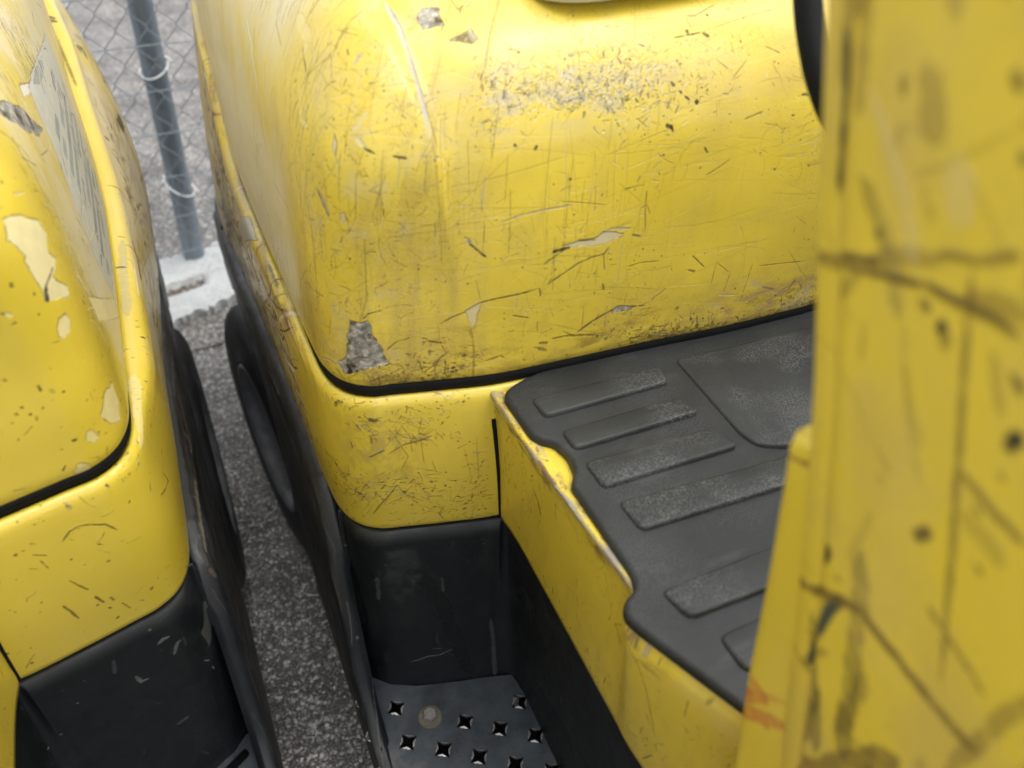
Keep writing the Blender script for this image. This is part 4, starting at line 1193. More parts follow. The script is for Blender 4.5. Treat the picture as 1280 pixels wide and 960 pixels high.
CV = {}
CV['hood'] = cv_hood(3, True); CV['hood_l'] = cv_hood(4, False)
CV['frame'] = cv_frame(5, True); CV['frame_l'] = cv_frame(6, False)
c = Canvas(.53, .22, 1600, 8)
c.wash(lambda x, y: .35+0*x, (.34, .24, .06), .5, cy=.03, cx=.01, thr=.50, gain=4)
c.wash(lambda x, y: sstep(.045, .020, y)*sstep(.31, .28, x), (.14, .07, .04), .9, cy=.006, cx=.012, thr=.52, gain=8, wear=.8)
c.scatter(420, (0, .53), (.02, .22), (.004, .016), (.0005, .0011), 'BBBK', (.35, .8), ang=[(1.57, .35)])
c.specks(260, (0, .53), (0, .22), (.0007, .0016), 'BBK')
c.wash(lambda x, y: sstep(.028, .018, y)*sstep(.27, .25, x), (.26, .235, .21), .9, cy=.006, cx=.03, thr=.40, gain=5, wear=.8)
c.wash(lambda x, y: sstep(.05, .02, y)*sstep(.25, .27, x), (.66, .55, .24), .35, cy=.02, cx=.03, thr=.40, gain=3, wear=.3)
c.marks('FLOOR'); CV['floor'] = c
c = Canvas(.28, 1.45, 1000, 9)
c.wash(lambda x, y: .9+0*x, (.46, .35, .10), .6, cy=.06, cx=.05, thr=.44, gain=3)  # grime, deepened over the whole leg to stand in for its shade
c.scatter(60, (.05, .25), (.25, 1), (.03, .12), (.005, .011), 'BBK', (.3, .6), ang=[(.7, .4), (1.5, .1)])
c.wash(lambda x, y: .5+0*x, (.55, .43, .16), .6, cy=.10, cx=.04, thr=.5, gain=3)
c.scatter(60, (.05, .25), (0, 1.4), (.02, .10), (.001, .003), 'BBK', (.2, .5))
c.specks(90, (.05, .25), (0, 1.4), (.002, .005), 'BBK', alpha=(.3, .8))
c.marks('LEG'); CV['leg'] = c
c = Canvas(.11, .5, 1000, 10)
c.wash(lambda x, y: .5+0*x, (.62, .48, .14), .5, cy=.05, cx=.03, thr=.5, gain=3)
c.marks('GUSSET'); CV['gus'] = c
c = Canvas(.3, .3, 1000, 11)
c.scatter(60, (0, .3), (0, .3), (.01, .04), (.0006, .0012), 'BBK', (.3, .7))
CV['plain'] = c
BLK = (.0055, .0072, .0088)
INK.update({'d': (.0045, .006, .007), 'g': (.060, .066, .068), 'm': (.12, .105, .075), 'w': (.20, .20, .19), 'r': (.075, .045, .030)})
def cv_well(seed, name):
    c = Canvas(1.0, .36, 1300, seed, base=BLK)
    c.wash(lambda x, y: .7+0*x, (.017, .020, .0205), .7, cy=.05, cx=.02, thr=.48, gain=4, wear=.5)
    c.wash(lambda x, y: .5+0*x, (.006, .008, .009), .8, cy=.06, cx=.012, thr=.55, gain=5, wear=.1)
    c.scatter(70, (.2, .9), (.02, .33), (.004, .02), (.0006, .0022), 'gg', (.2, .6), ang=[(1.57, .4)])
    c.specks(160, (.1, .95), (0, .34), (.0005, .0013), 'gmm', alpha=(.3, .8))
    c.marks(name)
    return c
def cv_skirt(seed, name):
    c = Canvas(1.36, .50, 1100, seed, base=BLK)
    c.wash(lambda x, y: sstep(.012, .03, y), (.034, .034, .030), .8, cy=.012, cx=.20, thr=.46, gain=4, wear=.5)
    c.wash(lambda x, y: sstep(.020, .045, y)*sstep(.30, .2, y), (.10, .085, .060), .65, cy=.006, cx=.10, thr=.56, gain=5, wear=.8)
    c.wash(lambda x, y: .6+0*x, (.030, .034, .040), .6, cy=.05, cx=.08, thr=.5, gain=4, wear=.2)
    c.scatter(520, (0, 1.36), (.02, .45), (.02, .12), (.0006, .0022), 'gmgwr', (.25, .7), ang=[(.05, .08), (-.08, .1)])
    c.specks(420, (0, 1.36), (.0, .45), (.0008, .003), 'gmr', alpha=(.3, .8))
    c.marks(name)
    return c
CV['well'] = cv_well(21, 'WELL'); CV['well_l'] = cv_well(22, 'WELL_L')
CV['skirt'] = cv_skirt(23, 'SKIRT'); CV['skirt_l'] = cv_skirt(24, 'SKIRT_L')
MAT = {
    'hood': painted('hood_paint', CV['hood'], .34, .35),
    'hood_l': painted('hood_paint_left', CV['hood_l'], .32, .4),
    'frame': painted('frame_paint', CV['frame'], .36, .35),
    'frame_l': painted('frame_paint_left', CV['frame_l'], .33, .4),
    'floor': painted('floor_paint', CV['floor'], .34, .25),
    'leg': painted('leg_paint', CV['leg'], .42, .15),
    'gus': painted('gusset_paint', CV['gus'], .40, .15),
    'plastic': m_plastic(), 'well': painted('well_plastic', CV['well'], .46, .0, .38), 'well_l': painted('well_plastic_left', CV['well_l'], .48, .0, .34),
    'skirt': painted('skirt_plastic', CV['skirt'], .40, .05, .42), 'skirt_l': painted('skirt_plastic_left', CV['skirt_l'], .38, .08, .45), 'mat': m_mat(), 'pad': m_mat('tread_pad_rubber', .75, (.0085, .0105, .0112), (.024, .0275, .0285)), 'asphalt': m_asphalt(),
    'yellow': simple('plain_yellow_paint', YEL, .38, var=.12, vscale=20, dirt=((.3, .22, .06), 30, .62, .5)),
    'seal': simple('rubber_seal', (.004, .0045, .005), .7, spec=.18, var=.3, bump=.0004, bscale=500),
    'rubber': simple('tyre_rubber', (.030, .031, .033), .60, bump=.0010, bscale=220, var=.5, vscale=14, dirt=((.09, .085, .075), 12, .56, .6)),
    'wheelmetal': simple('dark_rim_paint', (.15, .155, .16), .42, var=.4, vscale=30, bump=.0003, bscale=200),
    'plate': simple('step_plate_steel', (.060, .071, .085), .38, metal=.25, var=.35, vscale=22, bump=.0003, bscale=300, dirt=((.17, .15, .12), 11, .56, .7)),
    'bright': simple('worn_bright_steel', (.34, .34, .33), .42, metal=.6, var=.2, vscale=80),
    'bolt': simple('dusty_bolt', (.24, .235, .22), .55, metal=.3, var=.3, vscale=150, bump=.0003, bscale=600),
    'stain': simple('dried_mud', (.12, .11, .085), .8, var=.3, vscale=120),
    'galv': simple('galvanised_steel', (.22, .26, .29), .42, metal=.55, var=.15, vscale=25, streak=(1, 1, .15)),
    'wire': simple('galvanised_wire', (.26, .28, .31), .45, metal=.6, var=.2, vscale=60),
    'tie': simple('white_tie_wire', (.72, .73, .72), .5, var=.1, vscale=60),
    'concrete': simple('pale_concrete', (.42, .43, .42), .85, var=.14, vscale=18, bump=.004, bscale=70, dirt=((.33, .32, .29), 22, .58, .6)),
    'gravel': simple('brown_debris', (.16, .13, .10), .9, var=.5, vscale=150, bump=.004, bscale=150),
    'moss': simple('moss', (.10, .11, .025), .95, var=.5, vscale=160, bump=.003, bscale=300),
    'dark': simple('dark_underside', (.015, .015, .016), .8, var=.2),
    'tray': simple('pale_tray', (.42, .37, .20), .30, var=.15, vscale=15, dirt=((.5, .5, .46), 12, .6, .6)),
    'grey': simple('grey_vinyl', (.10, .10, .105), .55, var=.2, bump=.0006, bscale=300),
}

# ------------------------------------------------------------------ ground
def plane_sheet(name, x0, x1, y0, y1, z, mat, kind='structure', nx=1, ny=1):
    xs = np.linspace(x0, x1, nx+1); ys = np.linspace(y0, y1, ny+1)
    G = np.stack(np.meshgrid(xs, ys, indexing='ij')+[np.full((nx+1, ny+1), z)], 2)
    o = link(name, grid_mesh(name, G, smooth=False), mat); o['kind'] = kind
    return o
plane_sheet('ground', -80, 80, -80, 80, 0, MAT['asphalt'])

# concrete footing under the fence: irregular slab with a hollow
def rough_line(xs, y, amp, seed):
    r = random.Random(seed); out = []; v = 0
    for x in xs:
        v = v*.6 + r.uniform(-amp, amp); out.append((x, y(x)+v))
    return out
xs = np.arange(-1.6, 1.6, .009)
fr = rough_line(xs, lambda x: 1.934+.30*x, .009, 1)
bk = rough_line(xs, lambda x: 2.235+.12*x, .012, 2)
NX = len(xs); NY = 40
G = np.zeros((NX, NY, 3)); rr = random.Random(4)
for i in range(NX):
    for j in range(NY):
        t = j/(NY-1)
        x = xs[i]; y = fr[i][1]*(1-t)+bk[i][1]*t
        z = .024 + .002*math.sin(x*31+t*9)+rr.uniform(-.0018, .0018)
        h = ((x+.028)/.055)**4 + ((y-2.060-.25*(x+.02))/.026)**4        # the hollow in front of the post
        if h < 1: z = .003 + .005*rr.random()
        elif h < 1.5: z -= .006
        if abs(y-(2.088+.17*x)) < .006 and h > 1: z -= .004            # a groove along the slab
        if j == 0 or j == NY-1: z = -.005
        if j == 1: y = fr[i][1]+.0015; z -= .002
        G[i, j] = (x, y, z)
o = link('concrete_footing', grid_mesh('concrete_footing', G, smooth=False), MAT['concrete']); o['kind'] = 'structure'
# debris lying in the hollow
mb = MB(); r = random.Random(5)
for k in range(170):
    x = -.028+r.uniform(-.05, .05); y = 2.06+.25*(x+.02)+r.uniform(-.02, .02); s = r.uniform(.002, .006)
    a = r.uniform(0, 6); V = [(x+s*math.cos(a+q*1.7)*r.uniform(.6, 1.2), y+s*math.sin(a+q*1.7)*r.uniform(.6, 1.2), .008+r.uniform(0, s)) for q in range(4)]
    mb.add(V+[(x, y, .003)], [(0,1,2),(0,2,3),(0,1,4),(1,2,4),(2,3,4),(3,0,4)])
tag(mb.build('debris', MAT['gravel']), 'brown gravel and litter lying in the hollow of the concrete footing', 'debris', kind='stuff')
# mossy joint in the asphalt
mb = MB(); r = random.Random(6)
for k in range(1500):
    x = r.uniform(-1.2, 1.2); y = 1.797+.012*math.sin(x*9)+r.gauss(0, .0035)
    if r.random() > .55+.45*math.sin(x*14+1.2): continue
    s = r.uniform(.0015, .004)
    for q in range(3):
        a = r.uniform(0, 6.28)
        mb.add([(x, y, .0), (x+s*math.cos(a), y+s*math.sin(a), .001), (x+s*.6*math.cos(a+.7), y+s*.6*math.sin(a+.7), s*.9)], [(0,1,2)])
tag(mb.build('moss', MAT['moss']), 'thin line of dull green moss growing in the joint across the asphalt', 'moss', kind='stuff')
mb = MB()
R = []
for x in np.arange(-1.6, 1.6, .03):
    y = 1.797+.012*math.sin(x*9)
    w = .0022+.0012*math.sin(x*40)
    R.append([(x, y-w, .0035), (x, y+w, .0035)])
mb.rings(R, close=False, caps=False)
o = mb.build('asphalt_joint', MAT['dark']); o['kind'] = 'structure'
# loose grit, real stones on the asphalt between the trucks
mb = MB(); r = random.Random(9)
for k in range(2600):
    x = r.uniform(-.14, .20); y = r.uniform(.45, 1.9); s = r.uniform(.0014, .0042)
    a = r.uniform(0, 6.28); n = 5
    base = [(x+s*math.cos(a+q*6.283/n)*r.uniform(.7, 1.2), y+s*math.sin(a+q*6.283/n)*r.uniform(.7, 1.2), .0005) for q in range(n)]
    top = [(x+(bx-x)*.55+r.uniform(-.2, .2)*s, y+(by-y)*.55, s*r.uniform(.5, .9)) for bx, by, _ in base]
    mb.add(base+top, [tuple(range(n, 2*n))]+[(q, (q+1) % n, n+(q+1) % n, n+q) for q in range(n)])
MAT['grit'] = simple('grit', (.40, .38, .34), .85, var=.5, vscale=90)
tag(mb.build('grit', MAT['grit']), 'loose pale grit lying on the asphalt between the two forklifts', 'grit', kind='stuff')

# ------------------------------------------------------------------ fence
FY = 2.150
fence = empty('chain_link_fence', (0, FY, 0))
tag(fence, 'galvanised chain-link fence of diamond mesh with straight horizontal wires behind the forklifts', 'fence')
PITCH, DH = .0330, .080
N = 62
def zig_mesh(parity, seed):
    mb = MB(); r = random.Random(seed); pts = []
    z = .10; k = 0
    while z < 1.85:
        sx = (PITCH*.53) if (k+parity) % 2 else -(PITCH*.53)
        y = .0022 if (k+parity) % 2 else -.0022
        # the little hook where two wires interlock
        pts.append((sx*.93, -y, z-.004)); pts.append((sx*1.03, y*.2, z)); pts.append((sx*.93, y, z+.004))
        z += DH/2; k += 1
    mb.tube(pts, .00125, 5)
    return mb
for i in range(N):
    x = -.026-PITCH/2 + (i-N//2)*PITCH
    if i < 2:
        w = zig_mesh(i % 2, i).build('mesh_wire', MAT['wire'], fence, smooth='all'); 
        if i == 0: w0 = w
        else: w1 = w
    else:
        w = (w0, w1)[i % 2].copy(); COL.objects.link(w); w.parent = fence
    w.location = (x, 0, 0)
hz = [.087, .190, .305, .418, .522, .630, .74, .85, .96, 1.07, 1.2, 1.35, 1.5, 1.65]
for k, z in enumerate(hz):
    mb = MB(); mb.tube([(x, -.026+.0008*math.sin(x*7+k), z+.0015*math.sin(x*3+k*2)) for x in np.linspace(-1.1, 1.1, 14)], .0014, 6)
    mb.build('horizontal_wire', MAT['galv'], fence, smooth='all')
post = empty('fence_post', (.016, 2.200, 0))
tag(post, 'round grey steel fence post standing in pale concrete between the two forklifts', 'post')
mb = MB(); mb.tube([(-.001, 0, -.02), (.011, 0, .3), (.033, 0, .9), (.070, 0, 1.9)], .0285, 40)
mb.build('pole', MAT['galv'], post, smooth=True)
mb = MB(); mb.rings([[(.070+.030*math.cos(a)*s, .030*math.sin(a)*s, z) for a in np.linspace(0, 2*math.pi, 24, endpoint=False)] for s, z in ((1, 1.895), (1, 1.915), (.8, 1.93), (.3, 1.938))])
mb.build('cap', MAT['galv'], post, smooth=True)
for zt, tl in ((.555, .012), (.245, -.02)):
    pts = []
    for a in np.linspace(math.radians(-200), math.radians(20), 20):
        pts.append((.016+.037*zt+.0345*math.cos(a), 2.196+.046*math.sin(a), zt + tl*math.cos(a)+.010*math.sin(a)))
    pts = [(pts[0][0]-.004, 2.150, pts[0][2]+.012)] + pts + [(pts[-1][0]+.008, 2.150, pts[-1][2]+.010)]
    mb = MB(); mb.tube(pts, .0023, 8)
    t = mb.build('wire_tie', MAT['tie'], smooth='all')
    tag(t, 'upper pale wire tie looped round the grey fence post' if zt > .4 else 'lower pale wire tie looped round the grey fence post', 'wire tie', 'wire ties on the fence post')

# ------------------------------------------------------------------ forklift bodies
HG, HUV = hood_surface()
FG, FUV = frame_surface()
FGL, FUVL = frame_surface(.030)
def top_cap(name, ring, zc, mat, parent):
    """crown of the hood: rings drawn in from the last wall ring to the middle, then the uv laid on plainly"""
    n = len(ring); R = [ring]
    c = np.array([XC, 1.15, 0])
    for f in (.93, .85, .7, .5, .3, .1):
        q = ring.copy(); q[:, :2] = c[:2]+(ring[:, :2]-c[:2])*f; q[:, 2] = ring[:, 2]*f+zc*(1-f) if f < .8 else ring[:, 2]+.001
        R.append(q)
    G = np.stack(R, 1)
    return link(name, grid_mesh(name, G), mat, parent)

def mirror(o, parent, mat=None):
    me = o.data.copy()
    v = np.zeros(len(me.vertices)*3, np.float32); me.vertices.foreach_get('co', v); v = v.reshape(-1, 3)
    v[:, 0] = 2*XC - v[:, 0]; me.vertices.foreach_set('co', v.ravel()); me.flip_normals(); me.update()
    q = bpy.data.objects.new(o.name.split('.')[0], me); COL.objects.link(q); q.parent = parent
    if mat: me.materials.clear(); me.materials.append(mat)
    return q

def star(cx, cy, ro=.0108, ri=.0050, rot=.25):
    return [(cx+(ro if q % 2 == 0 else ri)*math.cos(rot+q*math.pi/4), cy+(ro if q % 2 == 0 else ri)*math.sin(rot+q*math.pi/4)) for q in range(8)]

def plate_mesh(outer, holes, z, th):
    cu = bpy.data.curves.new('tmp', 'CURVE'); cu.dimensions = '2D'; cu.fill_mode = 'BOTH'; cu.extrude = th/2
    for P in [outer]+holes:
        s = cu.splines.new('POLY'); s.points.add(len(P)-1)
        for i, p in enumerate(P): s.points[i].co = (p[0], p[1], 0, 1)
        s.use_cyclic_u = True
    ob = bpy.data.objects.new('tmp', cu); COL.objects.link(ob)
    dg = bpy.context.evaluated_depsgraph_get(); dg.update()
    me = bpy.data.meshes.new_from_object(ob.evaluated_get(dg))
    bpy.data.objects.remove(ob); bpy.data.curves.remove(cu)
    for v in me.vertices: v.co.z += z-th/2
    me.name = 'step_plate'
    return me

def step_plate(parent, kind):
    outer = [(.0735,-.04),(.071,.28),(.0685,.50),(.070,.565),(.075,.592),(.088,.596),(.105,.579),(.135,.564),(.187,.549),(.229,.539),(.258,.530),(.262,.50),(.262,-.04)]
    holes = []
    if kind == 'stars':
        for k in range(-1, 5):
            for n in range(0, 5):
                x = .102+.0375*k; y = .5445-.0255*k + (.0485 if k >= 2 else 0) - .0485*n
                if k >= 2: y = .5445-.0255*k+.0485 - .0485*n
                if k == 1 and n == 0: continue                       # the bolt sits here
                if k in (2, 3) and n == 0: continue
                if y < .33 or y > .57: continue
                holes.append((x, y, k))
        hp = [star(x, y, .0134 if k >= 0 else .0112, .0062) for x, y, k in holes]
        bolts = [(.1385, .5165)]
    else:
        holes = []
        P = round_poly([(.088, .568), (.092, .580), (.180, .528), (.175, .516)], .006)
        hp = [[(p.x, p.y) for p in P]]
        bolts = []
    me = plate_mesh(outer, hp, ZA, .003)
    o = link('step_plate', me, MAT['plate'], parent)
    if kind == 'stars':
        mb = MB(); r = random.Random(2)
        for x, y, k in holes:
            S = star(x, y, .0134 if k >= 0 else .0112, .0062)
            for q in (1, 3, 5, 7):
                a, b, c = S[q-1], S[q], S[(q+1) % 8]
                a = (b[0]+(a[0]-b[0])*.6, b[1]+(a[1]-b[1])*.6); c = (b[0]+(c[0]-b[0])*.6, b[1]+(c[1]-b[1])*.6)
                dx, dy = b[0]-x, b[1]-y; L = math.hypot(dx, dy); dx /= L; dy /= L
                e = (b[0]+dx*.0022, b[1]+dy*.0022)
                m1 = ((a[0]+e[0])/2+dx*.001, (a[1]+e[1])/2+dy*.001); m2 = ((c[0]+e[0])/2+dx*.001, (c[1]+e[1])/2+dy*.001)
                h = .0011
                mb.add([(a[0], a[1], ZA+.0002), (b[0], b[1], ZA+h), (c[0], c[1], ZA+.0002), (m2[0], m2[1], ZA+.0002), (e[0], e[1], ZA+.0002), (m1[0], m1[1], ZA+.0002),
                        (b[0]+dx*.0009, b[1]+dy*.0009, ZA+h*.9)],
                       [(0, 1, 6, 5), (1, 2, 3, 6), (5, 6, 4), (6, 3, 4)])
        p = mb.build('raised_burr', MAT['bright'], o, smooth='all'); p['kind'] = 'stuff'
    for bx, by in bolts:
        mb = MB()
        mb.rings([[(bx+rr_*math.cos(a), by+rr_*math.sin(a), z) for a in np.linspace(0, 6.2832, 28, endpoint=False)] for rr_, z in ((.0155, ZA+.0002), (.0148, ZA+.0012), (.0105, ZA+.0014))])
        w = mb.build('washer', MAT['stain'], o, smooth=True)
        mb = MB()
        hexr = lambda r_, z: [(bx+r_*math.cos(a+.3), by+r_*math.sin(a+.3), z) for a in np.linspace(0, 6.2832, 6, endpoint=False)]
        mb.rings([hexr(.0092, ZA+.0012), hexr(.0092, ZA+.0085), hexr(.0080, ZA+.0100)])
        mb.build('bolt', MAT['bolt'], o)
    return o

def wheel(parent, x, y, z, R, w, yaw, side):
    """solid tyre on a dished rim; its outer face looks along -x before yaw"""
    t = empty('wheel', (x, y, z)); t.parent = parent; t.rotation_euler = (0, 0, yaw)
    sec = [(.0, .56), (-.004, .60), (.004, .66), (.0, .74), (-.003, .86), (.004, .94), (.016, .985), (.035, 1.0), (w-.035, 1.0), (w-.016, .985), (w, .93), (w, .6)]
    n = 64
    G = np.zeros((n, len(sec), 3))
    for i in range(n):
        a = i/n*2*math.pi
        for j, (dx, rr_) in enumerate(sec):
            rad = rr_*R
            if rr_ > .93 and (i % 4 == 0): rad -= .009
            G[i, j] = (dx, rad*math.cos(a), rad*math.sin(a))
    link('tyre', grid_mesh('tyre', G, close_u=True), MAT['rubber'], t)
    sec = [(.006, .585), (-.003, .575), (-.003, .545), (.008, .53), (.050, .50), (.056, .36), (.040, .30), (.040, .14), (.020, .12), (.018, .0)]
    G = np.zeros((48, len(sec), 3))
    for i in range(48):
        a = i/48*2*math.pi
        for j, (dx, rr_) in enumerate(sec): G[i, j] = (dx, rr_*R*math.cos(a), rr_*R*math.sin(a))
    link('rim', grid_mesh('rim', G, close_u=True), MAT['wheelmetal'], t)
    for k in range(6):
        mb = MB(); a = k*math.pi/3; cy, cz = .22*R*math.cos(a), .22*R*math.sin(a)
        mb.rings([[(dx, cy+.010*s_*math.cos(b), cz+.010*s_*math.sin(b)) for b in np.linspace(0, 6.2832, 6, endpoint=False)] for dx, s_ in ((.041, 1), (.030, 1), (.028, .8))])
        mb.build('wheel_nut', MAT['wheelmetal'], t)
    return t

def forklift(own):
    """own: the right-hand truck, seen from its near side; otherwise the left one, seen from the far (mirrored) side"""
    T = empty('forklift')
    hood = link('hood', grid_mesh('hood', HG, HUV), MAT['hood' if own else 'hood_l'], T)
    top_cap('hood_top', HG[:, -1], HG[:, -1, 2].mean()+.006, MAT['yellow'], T)
    link('body_frame', grid_mesh('body_frame', *((FG, FUV) if own else (FGL, FUVL))), MAT['frame' if own else 'frame_l'], T)
    # rubber seal between hood and frame
    n1 = out_normal(RIMC); G = []
    for k in range(10):
        a = k/10*2*math.pi
        p = RIMC.copy(); wv = ((.0050 if own else .0040)-.0032*sstep(.60, .75, RIMC[:, 1]))[:, None]
        p[:, :2] += n1*(-.0045+wv*math.cos(a)); p[:, 2] += .0065+(wv[:, 0]*1.45)*math.sin(a); G.append(p)
    link('hood_seal', grid_mesh('hood_seal', np.stack(G), close_u=True), MAT['seal'], T)
    p = RIMC.copy(); q = RIMC.copy(); p[:, :2] -= n1*.012; p[:, 2] += .06; q[:, :2] -= n1*.012; q[:, 2] -= .05
    link('gutter', grid_mesh('gutter', np.stack([p, q], 1)), MAT['dark'], T)
    G, UV = skirt_surface(); sk = link('side_skirt', grid_mesh('side_skirt', G, UV), MAT['skirt'], T); mirror(sk, T, MAT['skirt' if own else 'skirt_l'])
    G, UV = well_surface(); wl = link('step_well', grid_mesh('step_well', G, UV), MAT['well'], T); mirror(wl, T, MAT['plastic' if own else 'well_l'])
    pl = step_plate(T, 'stars' if own else 'slot')
    if not own:                                        # its far side is the one in view
        for o in [pl]+list(pl.children):
            me = o.data; v = np.zeros(len(me.vertices)*3, np.float32); me.vertices.foreach_get('co', v); v = v.reshape(-1, 3)
            v[:, 0] = 2*XC-v[:, 0]; me.vertices.foreach_set('co', v.ravel()); me.flip_normals(); me.update()
    # underside, rear counterweight, inner front wall
    mb = MB()
    mb.box(.27, 2*XC-.27, .30, .53, .16, .64)
    mb.box(.20, 2*XC-.20, .62, 1.70, .18, .62)
    mb.box(.085, 2*XC-.085, .62, .86, .16, .62)
    for sx in (0, 1):
        a_, b_ = (.075, .262) if not sx else (2*XC-.262, 2*XC-.075)
        mb.box(a_, b_, -.04, .60, .215, .235)  # dark pan added under the step so the holes come out black
    mb.build('chassis', MAT['dark'], T)
    mb = MB()
    P = round_poly([(.069, 1.475), (.069, 1.60), (.16, 1.72), (2*XC-.16, 1.72), (2*XC-.069, 1.60), (2*XC-.069, 1.475)], [.004, .08, .12, .12, .08, .004], 6)
    slab(mb, P, .30, .515, .01)
    mb.build('counterweight', MAT['plastic'], T, smooth=True)
    # wheels
    if own:
        wheel(T, .050, 1.165, .247, .247, .15, math.radians(7), -1)
    else:
        w = wheel(T, .040, 1.165, .245, .245, .15, math.radians(-4), -1)
        w.location.x = 2*XC-.052; w.rotation_euler = (0, 0, math.radians(180-1))
    # floor: side panels, top plate
    G, UV = floor_side_surface()
    for sx in (0, 1):
        f = (lambda x: 2*XC-x) if sx else (lambda x: x)
        mb = MB(); R_ = []
        for z in np.linspace(.649, .826, 14):
            xe = np.interp(z, [.647, .737, .812, .822, .829], [.2372, .2300, .2236, .2224, .2222])
            cand = FG[(FG[:, :, 0] > xe-.006) & (FG[:, :, 0] < xe+.006) & (FG[:, :, 1] < .6)]
            yy = cand[np.argmin(np.abs(cand[:, 2]-z)+.3*np.abs(cand[:, 0]-xe)), 1]
            R_.append([(f(xe-.0017), yy-.0006, z), (f(xe+.0040), yy-.0020, z), (f(xe+.0040), yy+.006, z), (f(xe-.0017), yy+.006, z)])
        mb.rings(R_)
        mb.build('panel_joint', MAT['seal'], T)
    fs = link('floor_side_panel', grid_mesh('floor_side_panel', G, UV, flip=True), MAT['floor'], T)
    mirror(fs, T)
    e = G[:, 0, :2]
    P = [Vector((x, y)) for x, y in e[::4]]+[Vector((.36, -.02))]
    P = P+[Vector((2*XC-p.x, p.y)) for p in P[::-1]]
    mb = MB(); mb.rings([[(p.x, p.y, .80) for p in P], [(p.x, p.y, .8285) for p in P]])
    mb.build('floor_plate', MAT['yellow'], T)
    # unseen cowl ahead of the floor, added to block side light
    mb = MB()
    P = round_poly([(.268, -.42), (.268, -.02), (.40, .04), (2*XC-.40, .04), (2*XC-.268, -.02), (2*XC-.268, -.42)], .04, 6)
    slab(mb, P, .60, 1.16, .05, 6)
    mb.build('front_cowl_blocker', MAT['yellow'], T, smooth=True)
    # floor mat
    E_ = [(.2290,.5215),(.2315,.463),(.2365,.4545),(.2460,.447),(.2510,.430),(.2480,.411),(.2385,.398),(.2410,.303),(.2365,.290),(.2245,.285),(.2185,.274),(.2230,.260),(.2545,.188),(.289,.115),(.36,.07)]
    Fm = E_+[(2*XC-x, y) for x, y in E_[::-1]]
    # back edge follows the hood
    back = [(2*XC-.2385, .5215)]
    bk_ = [(.83, .538), (.742, .533), (.66, .527), (.56, .523), (.46, .527), (.378, .533), (.29, .538), (.255, .532)]
    Fm = Fm+bk_
    r_ = [.012, .006, .004, .004, .006, .005, .004, .006, .006, .008, .008, .01, .02, .02, .02]
    r_ = r_+r_[::-1]+[.01]*len(bk_)
    P = round_poly(Fm, r_, 4)
    mb = MB(); slab(mb, P, .829, .8385, .005, 4)
    mat = mb.build('floor_mat', MAT['mat'], T, smooth=True)
    ZM = .8383
    pads = [[(.249,.502),(.380,.496),(.376,.472),(.2505,.473)], [(.256,.4545),(.372,.4545),(.3805,.4275),(.257,.428)],
            [(.258,.4145),(.381,.409),(.388,.379),(.259,.3815)], [(.263,.366),(.394,.357),(.460,.357),(.452,.328),(.392,.3275),(.266,.332)],
            [(.251,.2805),(.46,.286),(.45,.250),(.258,.2515)], [(.269,.2335),(.44,.240),(.44,.200),(.270,.2025)],
            [(.399,.5005),(.56,.494),(.56,.350),(.455,.359),(.425,.3635),(.4035,.3745),(.398,.392)]]
    for i, P in enumerate(pads):
        for sx in (0, 1):
            Q = [(2*XC-x, y) for x, y in P] if sx else P
            if i == 6:
                if sx: continue
                Q = P[:2]+[(2*XC-x, y) for x, y in [P[0]]]+[(2*XC-x, y) for x, y in P[:2:-1]]+P[3:]
            mb = MB()
            RP = round_poly(Q, .0075, 6)
            R = []
            for off, z in ((0, ZM-.001), (0.0002, ZM+.0014), (.0009, ZM+.0032), (.0019, ZM+.0041), (.0032, ZM+.0045)):
                ip = inset_poly(RP, off); y0 = min(q.y for q in RP); y1 = max(q.y for q in RP); hh = min(y1-y0, .05)
                R.append([(p.x, p.y, ZM-.001+(z-ZM+.001)*(1.15-.58*min((p.y-y0)/hh, 1.02)) if z > ZM else z) for p in ip])
            mb.rings(R)
            mb.build('tread_pad', MAT['pad'], mat, smooth=True)
    # seat tray on the hood
    mb = MB()
    P = round_poly([(.292, .602), (2*XC-.292, .602), (2*XC-.292, 1.25), (.292, 1.25)], .05, 8)
    slab(mb, P, 1.140, 1.1640, .006)
    tr = mb.build('seat_tray', MAT['tray'], T, smooth=True)
    # steering wheel on its column
    c = Vector((.70, .33, 1.14)); ax = Vector((0, .42, .91)).normalized()
    a1 = Vector((1, 0, 0)); a2 = ax.cross(a1)
    mb = MB(); mb.tube([c+(a1*math.cos(t)+a2*math.sin(t))*.155 for t in np.linspace(0, 2*math.pi, 64, endpoint=False)], .0135, 14, closed=True)
    sw = mb.build('steering_wheel', MAT['seal'], T, smooth='all')
    for k in range(3):
        a = k*2*math.pi/3+.5
        mb = MB(); mb.tube([c-ax*.02+(a1*math.cos(a)+a2*math.sin(a))*q for q in (.02, 0.08, .150)], [.011, .008, .009], 8)
        mb.build('spoke', MAT['seal'], sw, smooth='all')
    mb = MB(); mb.tube([c-ax*.035, c-ax*.005, c+ax*.004], [.035, .034, .026], 20); mb.build('hub', MAT['seal'], sw, smooth=True)
    mb = MB(); mb.tube([c-ax*.03, c-ax*.12, Vector((.56, .10, .98)), Vector((.56, -.05, .90))], [.022, .028, .04, .05], 16)
    mb.build('steering_column', MAT['plastic'], T, smooth='all')
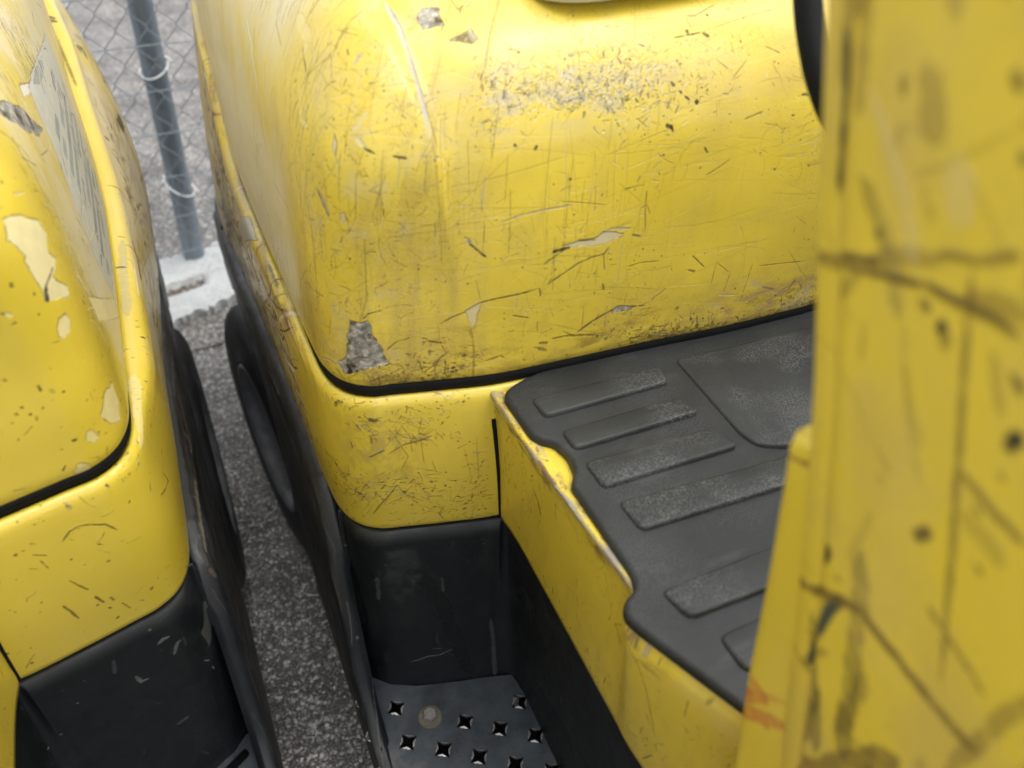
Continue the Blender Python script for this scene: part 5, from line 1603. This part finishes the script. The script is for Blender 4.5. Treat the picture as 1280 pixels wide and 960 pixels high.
    mb = MB(); mb.tube([tuple(p) for p in catmull([(.43,.50,1.30),(.395,.455,1.25),(.3800,.4288,1.2147),(.3735,.4118,1.1935),(.3700,.3965,1.1758),(.3690,.3805,1.1582),(.3725,.3614,1.1389),(.385,.335,1.115),(.40,.28,1.07),(.41,.2,1.0),(.41,.15,.84)], 6)], .0085, 14)
    mb.build('grab_handle', MAT['seal'], T, smooth='all')
    # front guard legs, gussets, rear guard legs and the roof of the overhead guard
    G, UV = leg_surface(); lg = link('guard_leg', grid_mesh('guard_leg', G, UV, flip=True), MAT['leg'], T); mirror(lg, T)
    mb = MB()
    G, UV = gusset_surface(); gs = link('cowl_gusset', grid_mesh('cowl_gusset', G, UV), MAT['gus'], T); mirror(gs, T)
    yt = leg_edge(2.05)
    for sx in (0, 1):
        f = (lambda x: 2*XC-x) if sx else (lambda x: x)
        mb = MB()
        mb.tube([(f(.245), yt-.06, 2.03), (f(.245), yt+.05, 2.08), (f(.245), 1.30, 2.08), (f(.235), 1.42, 2.03), (f(.20), 1.66, .99)], .03, 12)
        mb.build('guard_rail', MAT['yellow'], T, smooth='all')
    return T

# a dry sprig blown onto the left step
def sprig():
    mb = MB(); r = random.Random(12)
    for q in range(5):
        a = q*1.25+.4; L = r.uniform(.006, .010)
        mb.add([(0, 0, .0005), (L*.5*math.cos(a-.25), L*.5*math.sin(a-.25), .004), (L*math.cos(a), L*math.sin(a), .006), (L*.5*math.cos(a+.25), L*.5*math.sin(a+.25), .003)], [(0, 1, 2, 3)])
    o = mb.build('dry_sprig', simple('dry_leaf', (.32, .27, .10), .8, var=.2))
    o.location = (-.168, .556, .3155)
    return o
tag(sprig(), 'tiny dry yellowish sprig lying on the dark step of the left forklift', 'sprig')

right = forklift(True)
tag(right, 'scratched yellow forklift on the right with black rubber floor mat and perforated step', 'forklift', 'yellow forklifts parked side by side')
left = forklift(False)
left.location = (-1.112, -.012, 0)
tag(left, 'yellow forklift on the left with cream paint chips and worn grey decal', 'forklift', 'yellow forklifts parked side by side')
